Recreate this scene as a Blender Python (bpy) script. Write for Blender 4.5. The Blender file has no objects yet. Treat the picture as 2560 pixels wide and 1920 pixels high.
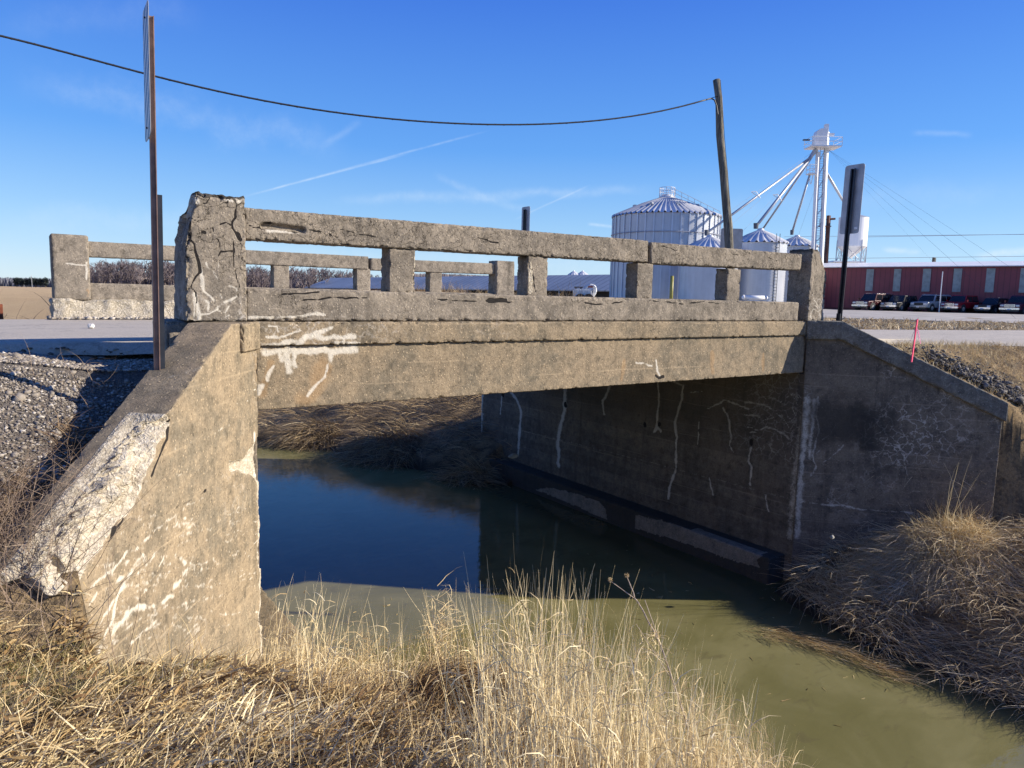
import bpy, bmesh, math, random
import numpy as np
from mathutils import Vector, Matrix
random.seed(7); RNG = np.random.default_rng(7)
SC = bpy.context.scene
COL = SC.collection
rad = math.radians
# ------------------------------------------------------------------ camera
F, CX, CY = 1800.0, 1280.0, 960.0
R = np.array([[0.81917, 0.04998, -0.57136], [-0.57309, 0.11087, -0.81196], [0.02277, 0.99258, 0.11946]])
CAM = np.array([0, 0, 0.24])
cd = bpy.data.cameras.new('camera'); cam = bpy.data.objects.new('camera', cd); COL.objects.link(cam)
cd.sensor_width = 36; cd.lens = 36 * F / 2560; cd.clip_start = 0.05; cd.clip_end = 9000
cam.matrix_world = Matrix([[*R[0], CAM[0]], [*R[1], CAM[1]], [*R[2], CAM[2]], [0, 0, 0, 1]])
SC.camera = cam
# ------------------------------------------------------------------ light
SUN_AZ, SUN_EL = 124.5, 25.5          # azimuth clockwise from +Y
sdir = np.array([math.sin(rad(SUN_AZ)) * math.cos(rad(SUN_EL)), math.cos(rad(SUN_AZ)) * math.cos(rad(SUN_EL)), math.sin(rad(SUN_EL))])
sl = bpy.data.lights.new('sun', 'SUN'); sl.energy = 4.8; sl.angle = rad(0.53); sl.color = (1.0, 0.905, 0.765)
so = bpy.data.objects.new('sun', sl); COL.objects.link(so)
so.rotation_euler = Vector(sdir).to_track_quat('Z', 'Y').to_euler(); so.location = (20, -15, 20)
SC.view_settings.view_transform = 'Standard'; SC.view_settings.look = 'None'
SC.view_settings.exposure = 0.72; SC.view_settings.gamma = 1.0


def ray(x, y):
    return R @ np.array([(x - CX) / F, -(y - CY) / F, -1.0])
def at(x, y, D): return CAM + ray(x, y) * D
def onY(x, y, v): d = ray(x, y); return CAM + d * (v / d[1])
def onX(x, y, v): d = ray(x, y); return CAM + d * (v / d[0])
def onZ(x, y, v): d = ray(x, y); return CAM + d * ((v - CAM[2]) / d[2])
def onP(x, y, p0, n): d = ray(x, y); return CAM + d * (((np.array(p0) - CAM) @ n) / (d @ n))

# ------------------------------------------------------------------ nodes
class NT:
    def __init__(s, tree): s.t = tree; s.n = tree.nodes; s.l = tree.links
    def new(s, ty, **kw):
        nd = s.n.new(ty)
        for k, v in kw.items(): setattr(nd, k, v)
        return nd
    def put(s, sock, v):
        if v is None: return
        if isinstance(v, bpy.types.NodeSocket): s.l.new(v, sock)
        elif isinstance(v, (tuple, list)) and len(v) == 3 and sock.type == 'RGBA': sock.default_value = (*v, 1)
        else: sock.default_value = v
    def math(s, op, a, b=None, c=None, clamp=False):
        nd = s.new('ShaderNodeMath', operation=op); nd.use_clamp = clamp
        s.put(nd.inputs[0], a); s.put(nd.inputs[1], b); s.put(nd.inputs[2], c); return nd.outputs[0]
    def vmath(s, op, a, b=None):
        nd = s.new('ShaderNodeVectorMath', operation=op); s.put(nd.inputs[0], a); s.put(nd.inputs[1], b)
        return nd.outputs['Value'] if op in ('DOT_PRODUCT', 'LENGTH', 'DISTANCE') else nd.outputs[0]
    def mix(s, f, a, b, mode='MIX'):
        nd = s.new('ShaderNodeMix', data_type='RGBA', blend_type=mode)
        s.put(nd.inputs[0], f); s.put(nd.inputs[6], a); s.put(nd.inputs[7], b); return nd.outputs[2]
    def noise(s, vec, scale, detail=4, rough=.55, dist=0.0, out=0):
        nd = s.new('ShaderNodeTexNoise'); s.put(nd.inputs['Vector'], vec); nd.inputs['Scale'].default_value = scale
        nd.inputs['Detail'].default_value = detail; nd.inputs['Roughness'].default_value = rough; nd.inputs['Distortion'].default_value = dist
        return nd.outputs[out]
    def vor(s, vec, scale, feature='F1', rnd=1.0):
        nd = s.new('ShaderNodeTexVoronoi', feature=feature); s.put(nd.inputs['Vector'], vec)
        nd.inputs['Scale'].default_value = scale; nd.inputs['Randomness'].default_value = rnd; return nd
    def ss(s, v, a, b):
        nd = s.new('ShaderNodeMapRange', interpolation_type='SMOOTHSTEP'); s.put(nd.inputs[0], v)
        nd.inputs[1].default_value = a; nd.inputs[2].default_value = b; return nd.outputs[0]
    def lin(s, v, a, b, c, d):
        nd = s.new('ShaderNodeMapRange'); s.put(nd.inputs[0], v)
        for i, q in enumerate((a, b, c, d)): nd.inputs[i + 1].default_value = q
        return nd.outputs[0]
    def ramp(s, v, stops):
        nd = s.new('ShaderNodeValToRGB'); s.put(nd.inputs[0], v); e = nd.color_ramp.elements
        while len(e) < len(stops): e.new(.5)
        for q, (p, c) in zip(e, stops): q.position = p; q.color = (*c, 1)
        return nd.outputs[0]
    def scale(s, vec, v):
        nd = s.new('ShaderNodeMapping'); s.put(nd.inputs[0], vec); nd.inputs[3].default_value = v; return nd.outputs[0]
    def bump(s, h, strength=.5, dist=.01, nrm=None):
        nd = s.new('ShaderNodeBump'); nd.inputs['Strength'].default_value = strength; nd.inputs['Distance'].default_value = dist
        s.put(nd.inputs['Height'], h); s.put(nd.inputs['Normal'], nrm); return nd.outputs[0]

def material(name):
    m = bpy.data.materials.new(name); m.use_nodes = True; t = NT(m.node_tree)
    b = t.n['Principled BSDF']; return m, t, b
def simple(name, col, rough=.6, metal=0.0, var=.15, vs=8.0, bump=0.0, bs=40.0):
    m, t, b = material(name)
    pos = t.new('ShaderNodeTexCoord').outputs['Object']
    n = t.noise(pos, vs, 5)
    c = t.mix(1.0, col, t.lin(n, .25, .75, 1 - var * 2, 1 + var * 2), 'MULTIPLY')
    t.put(b.inputs['Base Color'], c); b.inputs['Roughness'].default_value = rough; b.inputs['Metallic'].default_value = metal
    if bump: t.put(b.inputs['Normal'], t.bump(t.noise(pos, bs, 4), bump, .01))
    return m

# ------------------------------------------------------------------ world (clear winter sky, thin contrails)
W = bpy.data.worlds.new('World'); SC.world = W; W.use_nodes = True
t = NT(W.node_tree); bg = t.n['Background']; bg.inputs[1].default_value = 0.09
sky = t.new('ShaderNodeTexSky'); sky.sky_type = 'NISHITA'; sky.sun_disc = False
sky.sun_elevation = rad(SUN_EL); sky.sun_rotation = rad(SUN_AZ); sky.air_density = 1.0; sky.dust_density = 0.0; sky.ozone_density = 2.5
gm = t.new('ShaderNodeGamma'); gm.inputs[1].default_value = 1.0
hs = t.new('ShaderNodeHueSaturation'); hs.inputs['Saturation'].default_value = 1.25
t.put(hs.inputs['Color'], t.mix(1.0, sky.outputs[0], (1.08, 1.0, 1.16), 'MULTIPLY'))
dirv = t.new('ShaderNodeTexCoord').outputs['Generated']
dirv = t.vmath('NORMALIZE', dirv)
nz = t.noise(dirv, 14, 5, .6)
nzf = t.noise(dirv, 60, 5, .7)
def streak(x0, y0, x1, y1, w, amt, rough=.5):
    a = ray(x0, y0); b = ray(x1, y1); a /= np.linalg.norm(a); b /= np.linalg.norm(b)
    n = np.cross(a, b); n /= np.linalg.norm(n); m = (a + b); m /= np.linalg.norm(m); hf = math.acos(min(1, a @ m))
    d = t.math('ABSOLUTE', t.math('ADD', t.vmath('DOT_PRODUCT', dirv, tuple(n)), t.math('MULTIPLY', t.math('SUBTRACT', nz, .5), w * 2.0 * rough)))
    k = t.math('POWER', t.ss(d, w, 0.0), 1.5)
    al = t.ss(t.vmath('DOT_PRODUCT', dirv, tuple(m)), math.cos(hf * 1.12), math.cos(hf * .6))
    g = t.lin(nzf, .3, .7, .35, 1.0)
    return t.math('MULTIPLY', t.math('MULTIPLY', k, al), t.math('MULTIPLY', g, amt))
S = [streak(600, 494, 1200, 332, .0026, .26), streak(640, 483, 1010, 388, .0022, .30), streak(1290, 548, 1470, 464, .0024, .25),
     streak(850, 505, 1620, 470, .012, .22, 1), streak(1090, 440, 1330, 535, .010, .16, 1), streak(60, 200, 850, 360, .035, .14, 1.2),
     streak(0, 560, 620, 540, .03, .14, 1), streak(800, 370, 900, 300, .008, .12, 1), streak(2205, 623, 2300, 634, .006, .5, 1),
     streak(2440, 634, 2620, 628, .008, .55, 1), streak(2280, 330, 2430, 338, .006, .14, 1), streak(1470, 560, 1540, 568, .004, .5),
     streak(1700, 520, 2560, 480, .03, .10, 1), streak(0, 60, 500, 40, .03, .06, 1), streak(500, 640, 1900, 665, .03, .22, 1)]
tot = S[0]
for q in S[1:]: tot = t.math('ADD', tot, q)
tot = t.math('MINIMUM', tot, .8)
sz_ = t.new('ShaderNodeSeparateXYZ'); t.put(sz_.inputs[0], dirv)
clear = t.ramp(sz_.outputs[2], [(0, (.35, .53, .66)), (.09, (.215, .415, .65)), (.19, (.085, .27, .64)), (.36, (.038, .142, .56)), (.8, (.02, .075, .36))])
clear = t.mix(1.0, clear, (10, 10, 10), 'MULTIPLY'); clear.node.clamp_result = False
skyc = t.mix(.76, hs.outputs[0], clear)
colr = t.mix(tot, skyc, (5.4, 6.3, 7.2))
t.put(bg.inputs[0], colr)

# ------------------------------------------------------------------ helpers: objects
def link(o, parent=None):
    COL.objects.link(o)
    if parent is not None: o.parent = parent
    return o
def tag(o, label=None, cat=None, group=None, kind=None):
    if label: o['label'] = label
    if cat: o['category'] = cat
    if group: o['group'] = group
    if kind: o['kind'] = kind
    return o
def empty(name, label=None, cat=None, group=None, loc=(0, 0, 0), rz=0.0):
    o = bpy.data.objects.new(name, None); o.location = loc; o.rotation_euler = (0, 0, rz); o.empty_display_size = .2
    COL.objects.link(o); return tag(o, label, cat, group)
def mesh_np(name, V, Fq, mat, parent=None, smooth=False, attrs=None):
    """V (N,3); Fq (M,3|4) int array or list of such arrays"""
    me = bpy.data.meshes.new(name)
    Fl = Fq if isinstance(Fq, list) else [Fq]
    V = np.asarray(V, np.float32)
    loops = np.concatenate([f.ravel() for f in Fl]).astype(np.int32)
    cnt = np.concatenate([np.full(len(f), f.shape[1]) for f in Fl]).astype(np.int32)
    st = np.concatenate([[0], np.cumsum(cnt)[:-1]]).astype(np.int32)
    me.vertices.add(len(V)); me.vertices.foreach_set('co', V.ravel())
    me.loops.add(len(loops)); me.loops.foreach_set('vertex_index', loops)
    me.polygons.add(len(cnt)); me.polygons.foreach_set('loop_start', st)
    if smooth: me.polygons.foreach_set('use_smooth', np.ones(len(cnt), bool))
    me.update(calc_edges=True)
    for an, arr in (attrs or {}).items():
        arr = np.asarray(arr, np.float32)
        if arr.ndim == 1:
            a = me.attributes.new(an, 'FLOAT', 'POINT'); a.data.foreach_set('value', arr)
        else:
            a = me.attributes.new(an, 'FLOAT_COLOR', 'POINT'); a.data.foreach_set('color', arr.ravel())
    if mat: me.materials.append(mat)
    o = bpy.data.objects.new(name, me); return link(o, parent)
class BM:
    """collects boxes, tubes, cones in one mesh"""
    def __init__(s): s.b = bmesh.new()
    def box(s, c, d, rz=0.0, bev=0.0, M=None):
        m = Matrix.Translation(Vector([float(q) for q in c])) @ Matrix.Rotation(rz, 4, 'Z')
        if M is not None: m = M @ m
        r = bmesh.ops.create_cube(s.b, size=1, matrix=m @ Matrix.Diagonal((*d, 1)))
        if bev:
            es = list({e for v in r['verts'] for e in v.link_edges})
            bmesh.ops.bevel(s.b, geom=es, offset=bev, segments=2, affect='EDGES', clamp_overlap=True)
        return s
    def tube(s, p, q, r0, r1=None, n=8, caps=True):
        p = Vector([float(a) for a in p]); q = Vector([float(a) for a in q]); d = q - p
        if d.length < 1e-6: return s
        m = Matrix.Translation((p + q) / 2) @ d.to_track_quat('Z', 'Y').to_matrix().to_4x4()
        bmesh.ops.create_cone(s.b, cap_ends=caps, segments=n, radius1=r0, radius2=r0 if r1 is None else r1, depth=d.length, matrix=m)
        return s
    def poly(s, pts, thick):
        """flat polygon (list of 3D), extruded by vector thick"""
        vs = [s.b.verts.new(Vector([float(a) for a in p])) for p in pts]; f = s.b.faces.new(vs)
        r = bmesh.ops.extrude_face_region(s.b, geom=[f])
        ex = [v for v in r['geom'] if isinstance(v, bmesh.types.BMVert)]
        bmesh.ops.translate(s.b, verts=ex, vec=Vector([float(a) for a in thick])); return s
    def out(s, name, mat, parent=None, smooth=False):
        bmesh.ops.recalc_face_normals(s.b, faces=s.b.faces)
        me = bpy.data.meshes.new(name); s.b.to_mesh(me); s.b.free()
        if smooth: me.polygons.foreach_set('use_smooth', np.ones(len(me.polygons), bool))
        me.materials.append(mat); o = bpy.data.objects.new(name, me); return link(o, parent)

# ------------------------------------------------------------------ numpy noise
def _h(ix, iy, iz, seed):
    h = (ix * 374761393 + iy * 668265263 + iz * 2147483647 + seed * 974634777) & 0xFFFFFFFF
    h = ((h ^ (h >> 13)) * 1274126177) & 0xFFFFFFFF
    h = ((h ^ (h >> 16)) * 2246822519) & 0xFFFFFFFF
    return ((h ^ (h >> 15)) & 0xFFFFFF) / float(0xFFFFFF)
def vnoise(P, sc, seed=0):
    P = np.asarray(P, float)
    if P.shape[1] == 2: P = np.c_[P, np.zeros(len(P))]
    q = P * sc; i = np.floor(q).astype(np.int64); f = q - i; f = f * f * (3 - 2 * f)
    out = 0
    for dx in (0, 1):
        for dy in (0, 1):
            for dz in (0, 1):
                w = (f[:, 0] if dx else 1 - f[:, 0]) * (f[:, 1] if dy else 1 - f[:, 1]) * (f[:, 2] if dz else 1 - f[:, 2])
                out = out + w * _h(i[:, 0] + dx, i[:, 1] + dy, i[:, 2] + dz, seed)
    return out
def fbm(P, sc, oct=4, seed=0, g=.5):
    a, s, o = 1.0, 0.0, 0.0
    for k in range(oct): o = o + a * (vnoise(P, sc * 2 ** k, seed + k) - .5); s += a; a *= g
    return o / s * 2
def worley(P, sc, seed=0):
    q = P * sc; i = np.floor(q).astype(np.int64); best = np.full(len(P), 9.0); val = np.zeros(len(P))
    for dx in (-1, 0, 1):
        for dy in (-1, 0, 1):
            for dz in (-1, 0, 1):
                c = i + [dx, dy, dz]; h = [_h(c[:, 0], c[:, 1], c[:, 2], seed + k) for k in range(4)]
                d = np.sqrt((c[:, 0] + h[0] - q[:, 0]) ** 2 + (c[:, 1] + h[1] - q[:, 1]) ** 2 + (c[:, 2] + h[2] - q[:, 2]) ** 2)
                m = d < best; best[m] = d[m]; val[m] = h[3][m]
    return best, val
def sstep(x, a, b): q = np.clip((x - a) / (b - a), 0, 1); return q * q * (3 - 2 * q)
def segdist(P, poly):
    """min distance of points (N,2|3) to polyline (K,2|3)"""
    P = np.asarray(P); d = np.full(len(P), 1e9)
    for a, b in zip(poly[:-1], poly[1:]):
        a = np.asarray(a); b = np.asarray(b); ab = b - a
        tt = np.clip(((P - a) @ ab) / max(1e-9, ab @ ab), 0, 1)
        d = np.minimum(d, np.linalg.norm(P - (a + tt[:, None] * ab), axis=1))
    return d
def inpoly(P, poly):
    x, y = P[:, 0], P[:, 1]; c = np.zeros(len(P), bool); n = len(poly)
    for i in range(n):
        x0, y0 = poly[i]; x1, y1 = poly[(i + 1) % n]
        if y0 == y1: continue
        c ^= ((y0 > y) != (y1 > y)) & (x < (x1 - x0) * (y - y0) / (y1 - y0) + x0)
    return c

# ------------------------------------------------------------------ concrete
def concrete(name, ca, cb, netd=0.35, netw=0.0, bumpk=.6, nets=9.0, grain=.34, pebk=.55, form=0.0):
    m, t, b = material(name)
    pos = t.new('ShaderNodeNewGeometry').outputs['Position']
    at_ = t.new('ShaderNodeAttribute', attribute_name='mk'); sp = t.new('ShaderNodeSeparateColor'); t.put(sp.inputs[0], at_.outputs['Color'])
    a2 = t.new('ShaderNodeAttribute', attribute_name='mn'); s2 = t.new('ShaderNodeSeparateColor'); t.put(s2.inputs[0], a2.outputs['Color'])
    big = t.noise(pos, 1.7, 6, .65); mid = t.noise(pos, 9, 6, .7); fine = t.noise(pos, 42, 5, .75); vf = t.noise(pos, 130, 2, .6)
    c = t.mix(t.ss(big, .35, .65), ca, cb)
    c = t.mix(t.ss(mid, .45, .8), c, tuple(q * 1.25 for q in ca))
    c = t.mix(t.ss(mid, .5, .25), c, tuple(q * .62 for q in cb))
    c = t.mix(1.0, c, t.lin(fine, .25, .75, 1 - grain, 1 + grain), 'MULTIPLY')
    c = t.mix(1.0, c, t.lin(vf, .3, .7, .86, 1.14), 'MULTIPLY')
    if form:
        sz = t.new('ShaderNodeSeparateXYZ'); t.put(sz.inputs[0], pos)
        fz = t.math('FRACT', t.math('ADD', t.math('MULTIPLY', sz.outputs[2], 5.6), t.math('MULTIPLY', t.noise(pos, 1.5, 3), .25)))
        ln_ = t.math('MULTIPLY', t.math('ADD', t.ss(fz, .06, .0), t.ss(fz, .93, 1.0)), t.ss(t.noise(t.scale(pos, (.8, .8, 6)), 1.0, 4, .6), .48, .62))
        c = t.mix(t.math('MULTIPLY', ln_, form * .7), c, tuple(min(.8, q * 1.7) for q in ca))
        bd = t.new('ShaderNodeMath', operation='FLOOR'); t.put(bd.inputs[0], t.math('MULTIPLY', sz.outputs[2], 5.6))
        wn_ = t.new('ShaderNodeTexWhiteNoise', noise_dimensions='1D'); t.put(wn_.inputs['W'], bd.outputs[0])
        c = t.mix(1.0, c, t.lin(wn_.outputs[0], 0, 1, 1 - .14 * form, 1 + .14 * form), 'MULTIPLY')
    # vertical weather streaks
    sv = t.noise(t.scale(pos, (7, 7, .5)), 1.0, 5, .6)
    c = t.mix(t.math('MULTIPLY', t.ss(sv, .52, .72), .45), c, tuple(q * .45 for q in cb))
    # exposed pebbles
    v = t.vor(pos, 55); vs = t.new('ShaderNodeSeparateColor'); t.put(vs.inputs[0], v.outputs['Color'])
    peb = t.math('MULTIPLY', t.ss(v.outputs['Distance'], .5, .3), t.ss(vs.outputs[0], .86, .9))
    c = t.mix(t.math('MULTIPLY', peb, pebk), c, tuple(min(.7, q * 1.75) for q in ca))
    pebd = t.math('MULTIPLY', t.ss(v.outputs['Distance'], .5, .25), t.ss(vs.outputs[1], .9, .93))
    c = t.mix(t.math('MULTIPLY', pebd, .6), c, tuple(q * .35 for q in cb))
    # map-cracking network (distorted cells)
    wv = t.vmath('ADD', pos, t.vmath('SCALE', t.noise(pos, 5, 5, .6, 0, 1), None))
    wn = wv.node; wn.inputs[1].default_value = (0, 0, 0)
    sc_ = t.new('ShaderNodeVectorMath', operation='SCALE'); t.put(sc_.inputs[0], t.noise(pos, 6, 5, .6, 0, 1)); sc_.inputs[3].default_value = .22
    wv = t.vmath('ADD', pos, sc_.outputs[0])
    ve = t.vor(wv, nets, 'DISTANCE_TO_EDGE').outputs['Distance']
    gate = t.noise(pos, 4, 3)
    nd = t.math('MULTIPLY', t.ss(ve, .030, .008), s2.outputs[0])
    nd = t.math('MULTIPLY', nd, t.ss(gate, .38, .55))
    c = t.mix(t.math('MULTIPLY', nd, .85), c, (.03, .026, .022))
    ve2 = t.vor(t.vmath('ADD', wv, (3.1, 1.7, 5.3)), nets * .8, 'DISTANCE_TO_EDGE').outputs['Distance']
    nw = t.math('MULTIPLY', t.ss(t.math('ADD', ve2, t.math('MULTIPLY', t.math('SUBTRACT', fine, .5), .05)), .055, .012), s2.outputs[1])
    c = t.mix(t.math('MULTIPLY', nw, t.ss(mid, .35, .6)), c, (.55, .50, .43))
    # rust, spall, efflorescence, cracks
    ru = t.math('MULTIPLY', .55, t.ss(t.math('ADD', sp.outputs[2], t.math('MULTIPLY', t.math('SUBTRACT', mid, .5), .5)), .25, .85))
    c = t.mix(t.math('MULTIPLY', ru, .7), c, (.42, .25, .11))
    spw = t.ss(t.math('ADD', at_.outputs['Alpha'], t.math('MULTIPLY', t.math('SUBTRACT', mid, .5), .4)), .40, .55)
    v2 = t.vor(t.vmath('ADD', pos, t.vmath('MULTIPLY', t.noise(pos, 30, 3, .6, 0, 1), (.05, .05, .05))), 62); s4 = t.new('ShaderNodeSeparateColor'); t.put(s4.inputs[0], v2.outputs['Color'])
    agg = t.ramp(s4.outputs[0], [(0, (.33, .275, .19)), (.3, (.43, .37, .275)), (.7, (.55, .485, .375)), (1, (.68, .615, .50))])
    agg = t.mix(1.0, agg, t.lin(fine, .25, .75, .8, 1.2), 'MULTIPLY')
    agg = t.mix(.3, agg, (.48, .42, .325))
    c = t.mix(spw, c, agg)
    wf = t.ss(t.math('ADD', t.math('ADD', sp.outputs[0], t.math('MULTIPLY', t.math('SUBTRACT', fine, .5), 1.0)), t.math('MULTIPLY', t.math('SUBTRACT', mid, .5), .7)),   .30, 1.0)
    c = t.mix(t.math('MULTIPLY', wf, .85), c, (.68, .63, .53))
    cr = t.ss(t.math('ADD', sp.outputs[1], t.math('MULTIPLY', t.math('SUBTRACT', fine, .5), .5)), .45, .7)
    c = t.mix(cr, c, (.025, .022, .02))
    # darkening mask: growth, silt, edges, upper walls, and shade painted on left faces
    dk = t.ss(t.math('ADD', s2.outputs[2], t.math('MULTIPLY', t.math('SUBTRACT', mid, .5), .6)), .2, .9)
    c = t.mix(t.math('MULTIPLY', dk, .85), c, (.035, .033, .03))
    t.put(b.inputs['Base Color'], c); b.inputs['Roughness'].default_value = .93; b.inputs['Specular IOR Level'].default_value = .2
    h = t.math('ADD', t.math('MULTIPLY', mid, .6), t.math('MULTIPLY', fine, .8))
    h = t.math('SUBTRACT', h, t.math('MULTIPLY', nd, .8)); h = t.math('SUBTRACT', h, t.math('MULTIPLY', cr, .8))
    h = t.math('ADD', h, t.math('MULTIPLY', t.math('MULTIPLY', spw, v2.outputs['Distance']), 1.2))
    h = t.math('ADD', h, t.math('MULTIPLY', peb, .3))
    t.put(b.inputs['Normal'], t.bump(h, bumpk, .012))
    return m

def axis(L, res, r):
    n = max(1, int(round((L - 2 * r) / res))); mid = np.linspace(r, L - r, n + 1)
    return np.concatenate([[0, r * .3, r * .65], mid, [L - r * .65, L - r * .3, L]])
def cbox(name, dims, fmap, mat, parent, res=.02, r=.012, chip=.012, amp=.003, seed=1, pre=None, marks=None):
    """weathered concrete block: closed box gridded at res, rounded and chipped edges, mapped by fmap(a,b,c)->world; marks(P,abc)->mk,mn"""
    L, H, Wd = dims; res = (res,) * 3 if np.isscalar(res) else res
    ax = [axis(L, res[0], r), axis(H, res[1], r), axis(Wd, res[2], r)]
    n = [len(q) for q in ax]
    fs = []; key = lambda i, j, k: (i * n[1] + j) * n[2] + k
    for d in range(3):
        u, v = [(1, 2), (2, 0), (0, 1)][d]
        U, Vv = np.meshgrid(np.arange(n[u] - 1), np.arange(n[v] - 1), indexing='ij'); U = U.ravel(); Vv = Vv.ravel()
        for side in (0, n[d] - 1):
            q = []
            for du, dv in ((0, 0), (1, 0), (1, 1), (0, 1)):
                ijk = [None] * 3; ijk[d] = np.full(U.shape, side); ijk[u] = U + du; ijk[v] = Vv + dv; q.append(key(*ijk))
            q = np.stack(q, 1); fs.append(q if side else q[:, ::-1])
    Fq = np.concatenate(fs); un, inv = np.unique(Fq, return_inverse=True); Fq = inv.reshape(Fq.shape)
    i = un // (n[1] * n[2]); j = (un // n[2]) % n[1]; k = un % n[2]
    A = np.stack([ax[0][i], ax[1][j], ax[2][k]], 1); D = np.array([L, H, Wd])
    rr = r * (1 + 0 * A[:, :1])
    inner = np.clip(A, rr, D - rr); dv = A - inner; nl = np.linalg.norm(dv, axis=1, keepdims=True); nrm = dv / np.maximum(nl, 1e-9)
    Q = inner + nrm * rr
    # chips where two faces meet
    e = np.sort(np.minimum(A, D - A), axis=1)[:, 1]
    ch = sstep(e, .05, 0) * np.clip(fbm(A, 22, 3, seed + 5, .7) - .08, 0, 1) * 2.2 * chip * .55
    Q = Q + nrm * (fbm(A, 16, 3, seed, .7) * amp * .8)[:, None] - nrm * ch[:, None]
    mk = np.zeros((len(Q), 4)); mn = np.zeros((len(Q), 4)); mn[:, 0] = .5
    if pre: Q = pre(Q, A, nrm)
    P = fmap(Q[:, 0], Q[:, 1], Q[:, 2])
    if marks: mk, mn = marks(P, A, mk, mn)
    e1 = np.linalg.norm(fmap(np.array([.1]), np.array([0.]), np.array([0.])) - fmap(np.array([0.]), np.array([0.]), np.array([0.])))
    o0 = fmap(np.zeros(1), np.zeros(1), np.zeros(1))[0]
    J = [fmap(*[np.array([.1 * (m_ == q)]) for m_ in range(3)])[0] - o0 for q in range(3)]
    if np.linalg.det(np.array(J)) < 0: Fq = Fq[:, ::-1]
    return mesh_np(name, P, Fq, mat, parent, True, {'mk': mk, 'mn': mn})
WK = 1.0
def lines(mk, ch, P, plist, proj, w, amp=1.0, seed=0, jit=.5):
    """draw polylines (photo pixels -> surface points) into marks channel"""
    for item in plist:
        pts = item[0] if isinstance(item[0], list) else item; ww = (item[1] if isinstance(item[0], list) else w) * WK
        poly = np.array([proj(*p) for p in pts])
        lo = poly.min(0) - .25; hi = poly.max(0) + .25
        sel = np.all((P >= lo) & (P <= hi), axis=1)
        if not sel.any(): continue
        q = P[sel]; qq = q + np.stack([fbm(q, 12, 3, seed + s_) for s_ in (1, 2, 3)], 1) * .03 * jit
        d = segdist(qq, poly); wl = ww * (1.1 + 1.1 * fbm(q, 9, 3, seed + 9, .7))
        mk[sel, ch] = np.maximum(mk[sel, ch], amp * np.clip(1.35 - d / np.maximum(wl, 1e-4), 0, 1))
def Z(pts, s, ox, oy): return [(ox + x / s, oy + y / s) for x, y in pts]

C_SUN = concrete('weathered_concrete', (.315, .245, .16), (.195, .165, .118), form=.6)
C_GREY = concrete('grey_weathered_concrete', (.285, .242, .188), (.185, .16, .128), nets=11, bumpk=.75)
C_DARK = concrete('shaded_stained_concrete', (.195, .160, .12), (.13, .112, .09), nets=9, grain=.3, form=.8)  # stained, and keyed darker than the sunlit concrete to deepen its shade
C_RAW = concrete('crumbling_concrete', (.40, .37, .31), (.28, .26, .22), bumpk=1.0)

bridge = empty('concrete_bridge', 'old cracked concrete bridge with post and rail parapets spanning the creek', 'bridge', loc=(5.4, 9.2, -3.9))
def adopt(o, p):   # parent keeping world coordinates of vertices
    o.parent = p; o.matrix_parent_inverse = p.matrix_world.inverted(); return o
bpy.context.view_layer.update()
BINV = Matrix.Translation((-5.4, -9.2, 3.9))
class _P:  # parent helper for bridge: parts have vertices in world coordinates
    pass
def bpart(o, parent=None):
    if parent is None: o.parent = bridge; o.matrix_parent_inverse = BINV
    else: o.parent = parent
    return o
boxm = lambda x0, y0, z0: (lambda a, b, c: np.stack([x0 + a, y0 + c, z0 + b], 1))   # a along X, b up, c into scene
Y0 = 5.95
pY = lambda v: (lambda x, y: onY(x, y, v))
# --- main girder
def mk_girder(P, A, mk, mn):
    p = pY(5.985); s6 = lambda l: Z(l, 2.2125, 600, 850); s1 = lambda l: Z(l, 2.458, 0, 400)
    f = (A[:, 2] < .03)
    lines(mk, 2, P, [(s6([(470, 150), (440, 220), (420, 290), (370, 330)]), .09), (s6([(170, 130), (150, 200), (120, 290)]), .05), ([(1780, 880), (1782, 930)], .05), ([(1909, 885), (1907, 925)], .04), ([(1560, 900), (1555, 950)], .04)], p, .05, .75, 3)
    lines(mk, 0, P, [(s6([(490, 60), (485, 150), (470, 200), (400, 270), (375, 310)]), .014), (s6([(185, 140), (155, 200), (150, 225)]), .016), (s6([(120, 250), (105, 290)]), .02),
                     (s6([(140, 66), (260, 62), (400, 62), (520, 60), (640, 52)]), .035), (s6([(255, 60), (262, 120), (270, 170)]), .045), (s6([(300, 60), (300, 140)]), .03), (s6([(500, 60), (505, 110)]), .03), (s6([(215, 60), (230, 110)]), .03),
                     (Z([(1045, 0), (1050, 70), (1070, 100)], 2.37, 1200, 900), .02), ([(1590, 905), (1630, 915)], .012)], p, .02, 1, 7)
    lines(mk, 1, P, [(Z([(1040, 90), (1060, 105), (1085, 100)], 2.37, 1200, 900), .02)], p, .02, .9, 2)
    mk[~f] = 0; mn[:, 0] = .12; mn[:, 2] = np.where(A[:, 2] > .1, .35, 0) + .25 * sstep(P[:, 2], -.66, -.72) * f  # darker behind the front face and towards the bottom edge
    mn[:, 2] = np.where(f, mn[:, 2] + .5 * sstep(fbm(P * [1, 1, .2], 3, 3, 5), .1, .6) * .5, mn[:, 2])
    return mk, mn
girder = bpart(cbox('fascia_girder', (7.64, .53, .4), boxm(1.655, Y0 + .035, -.73), C_SUN, None, (.012, .012, .05), .01, .02, .003, 11, None, mk_girder))
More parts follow.
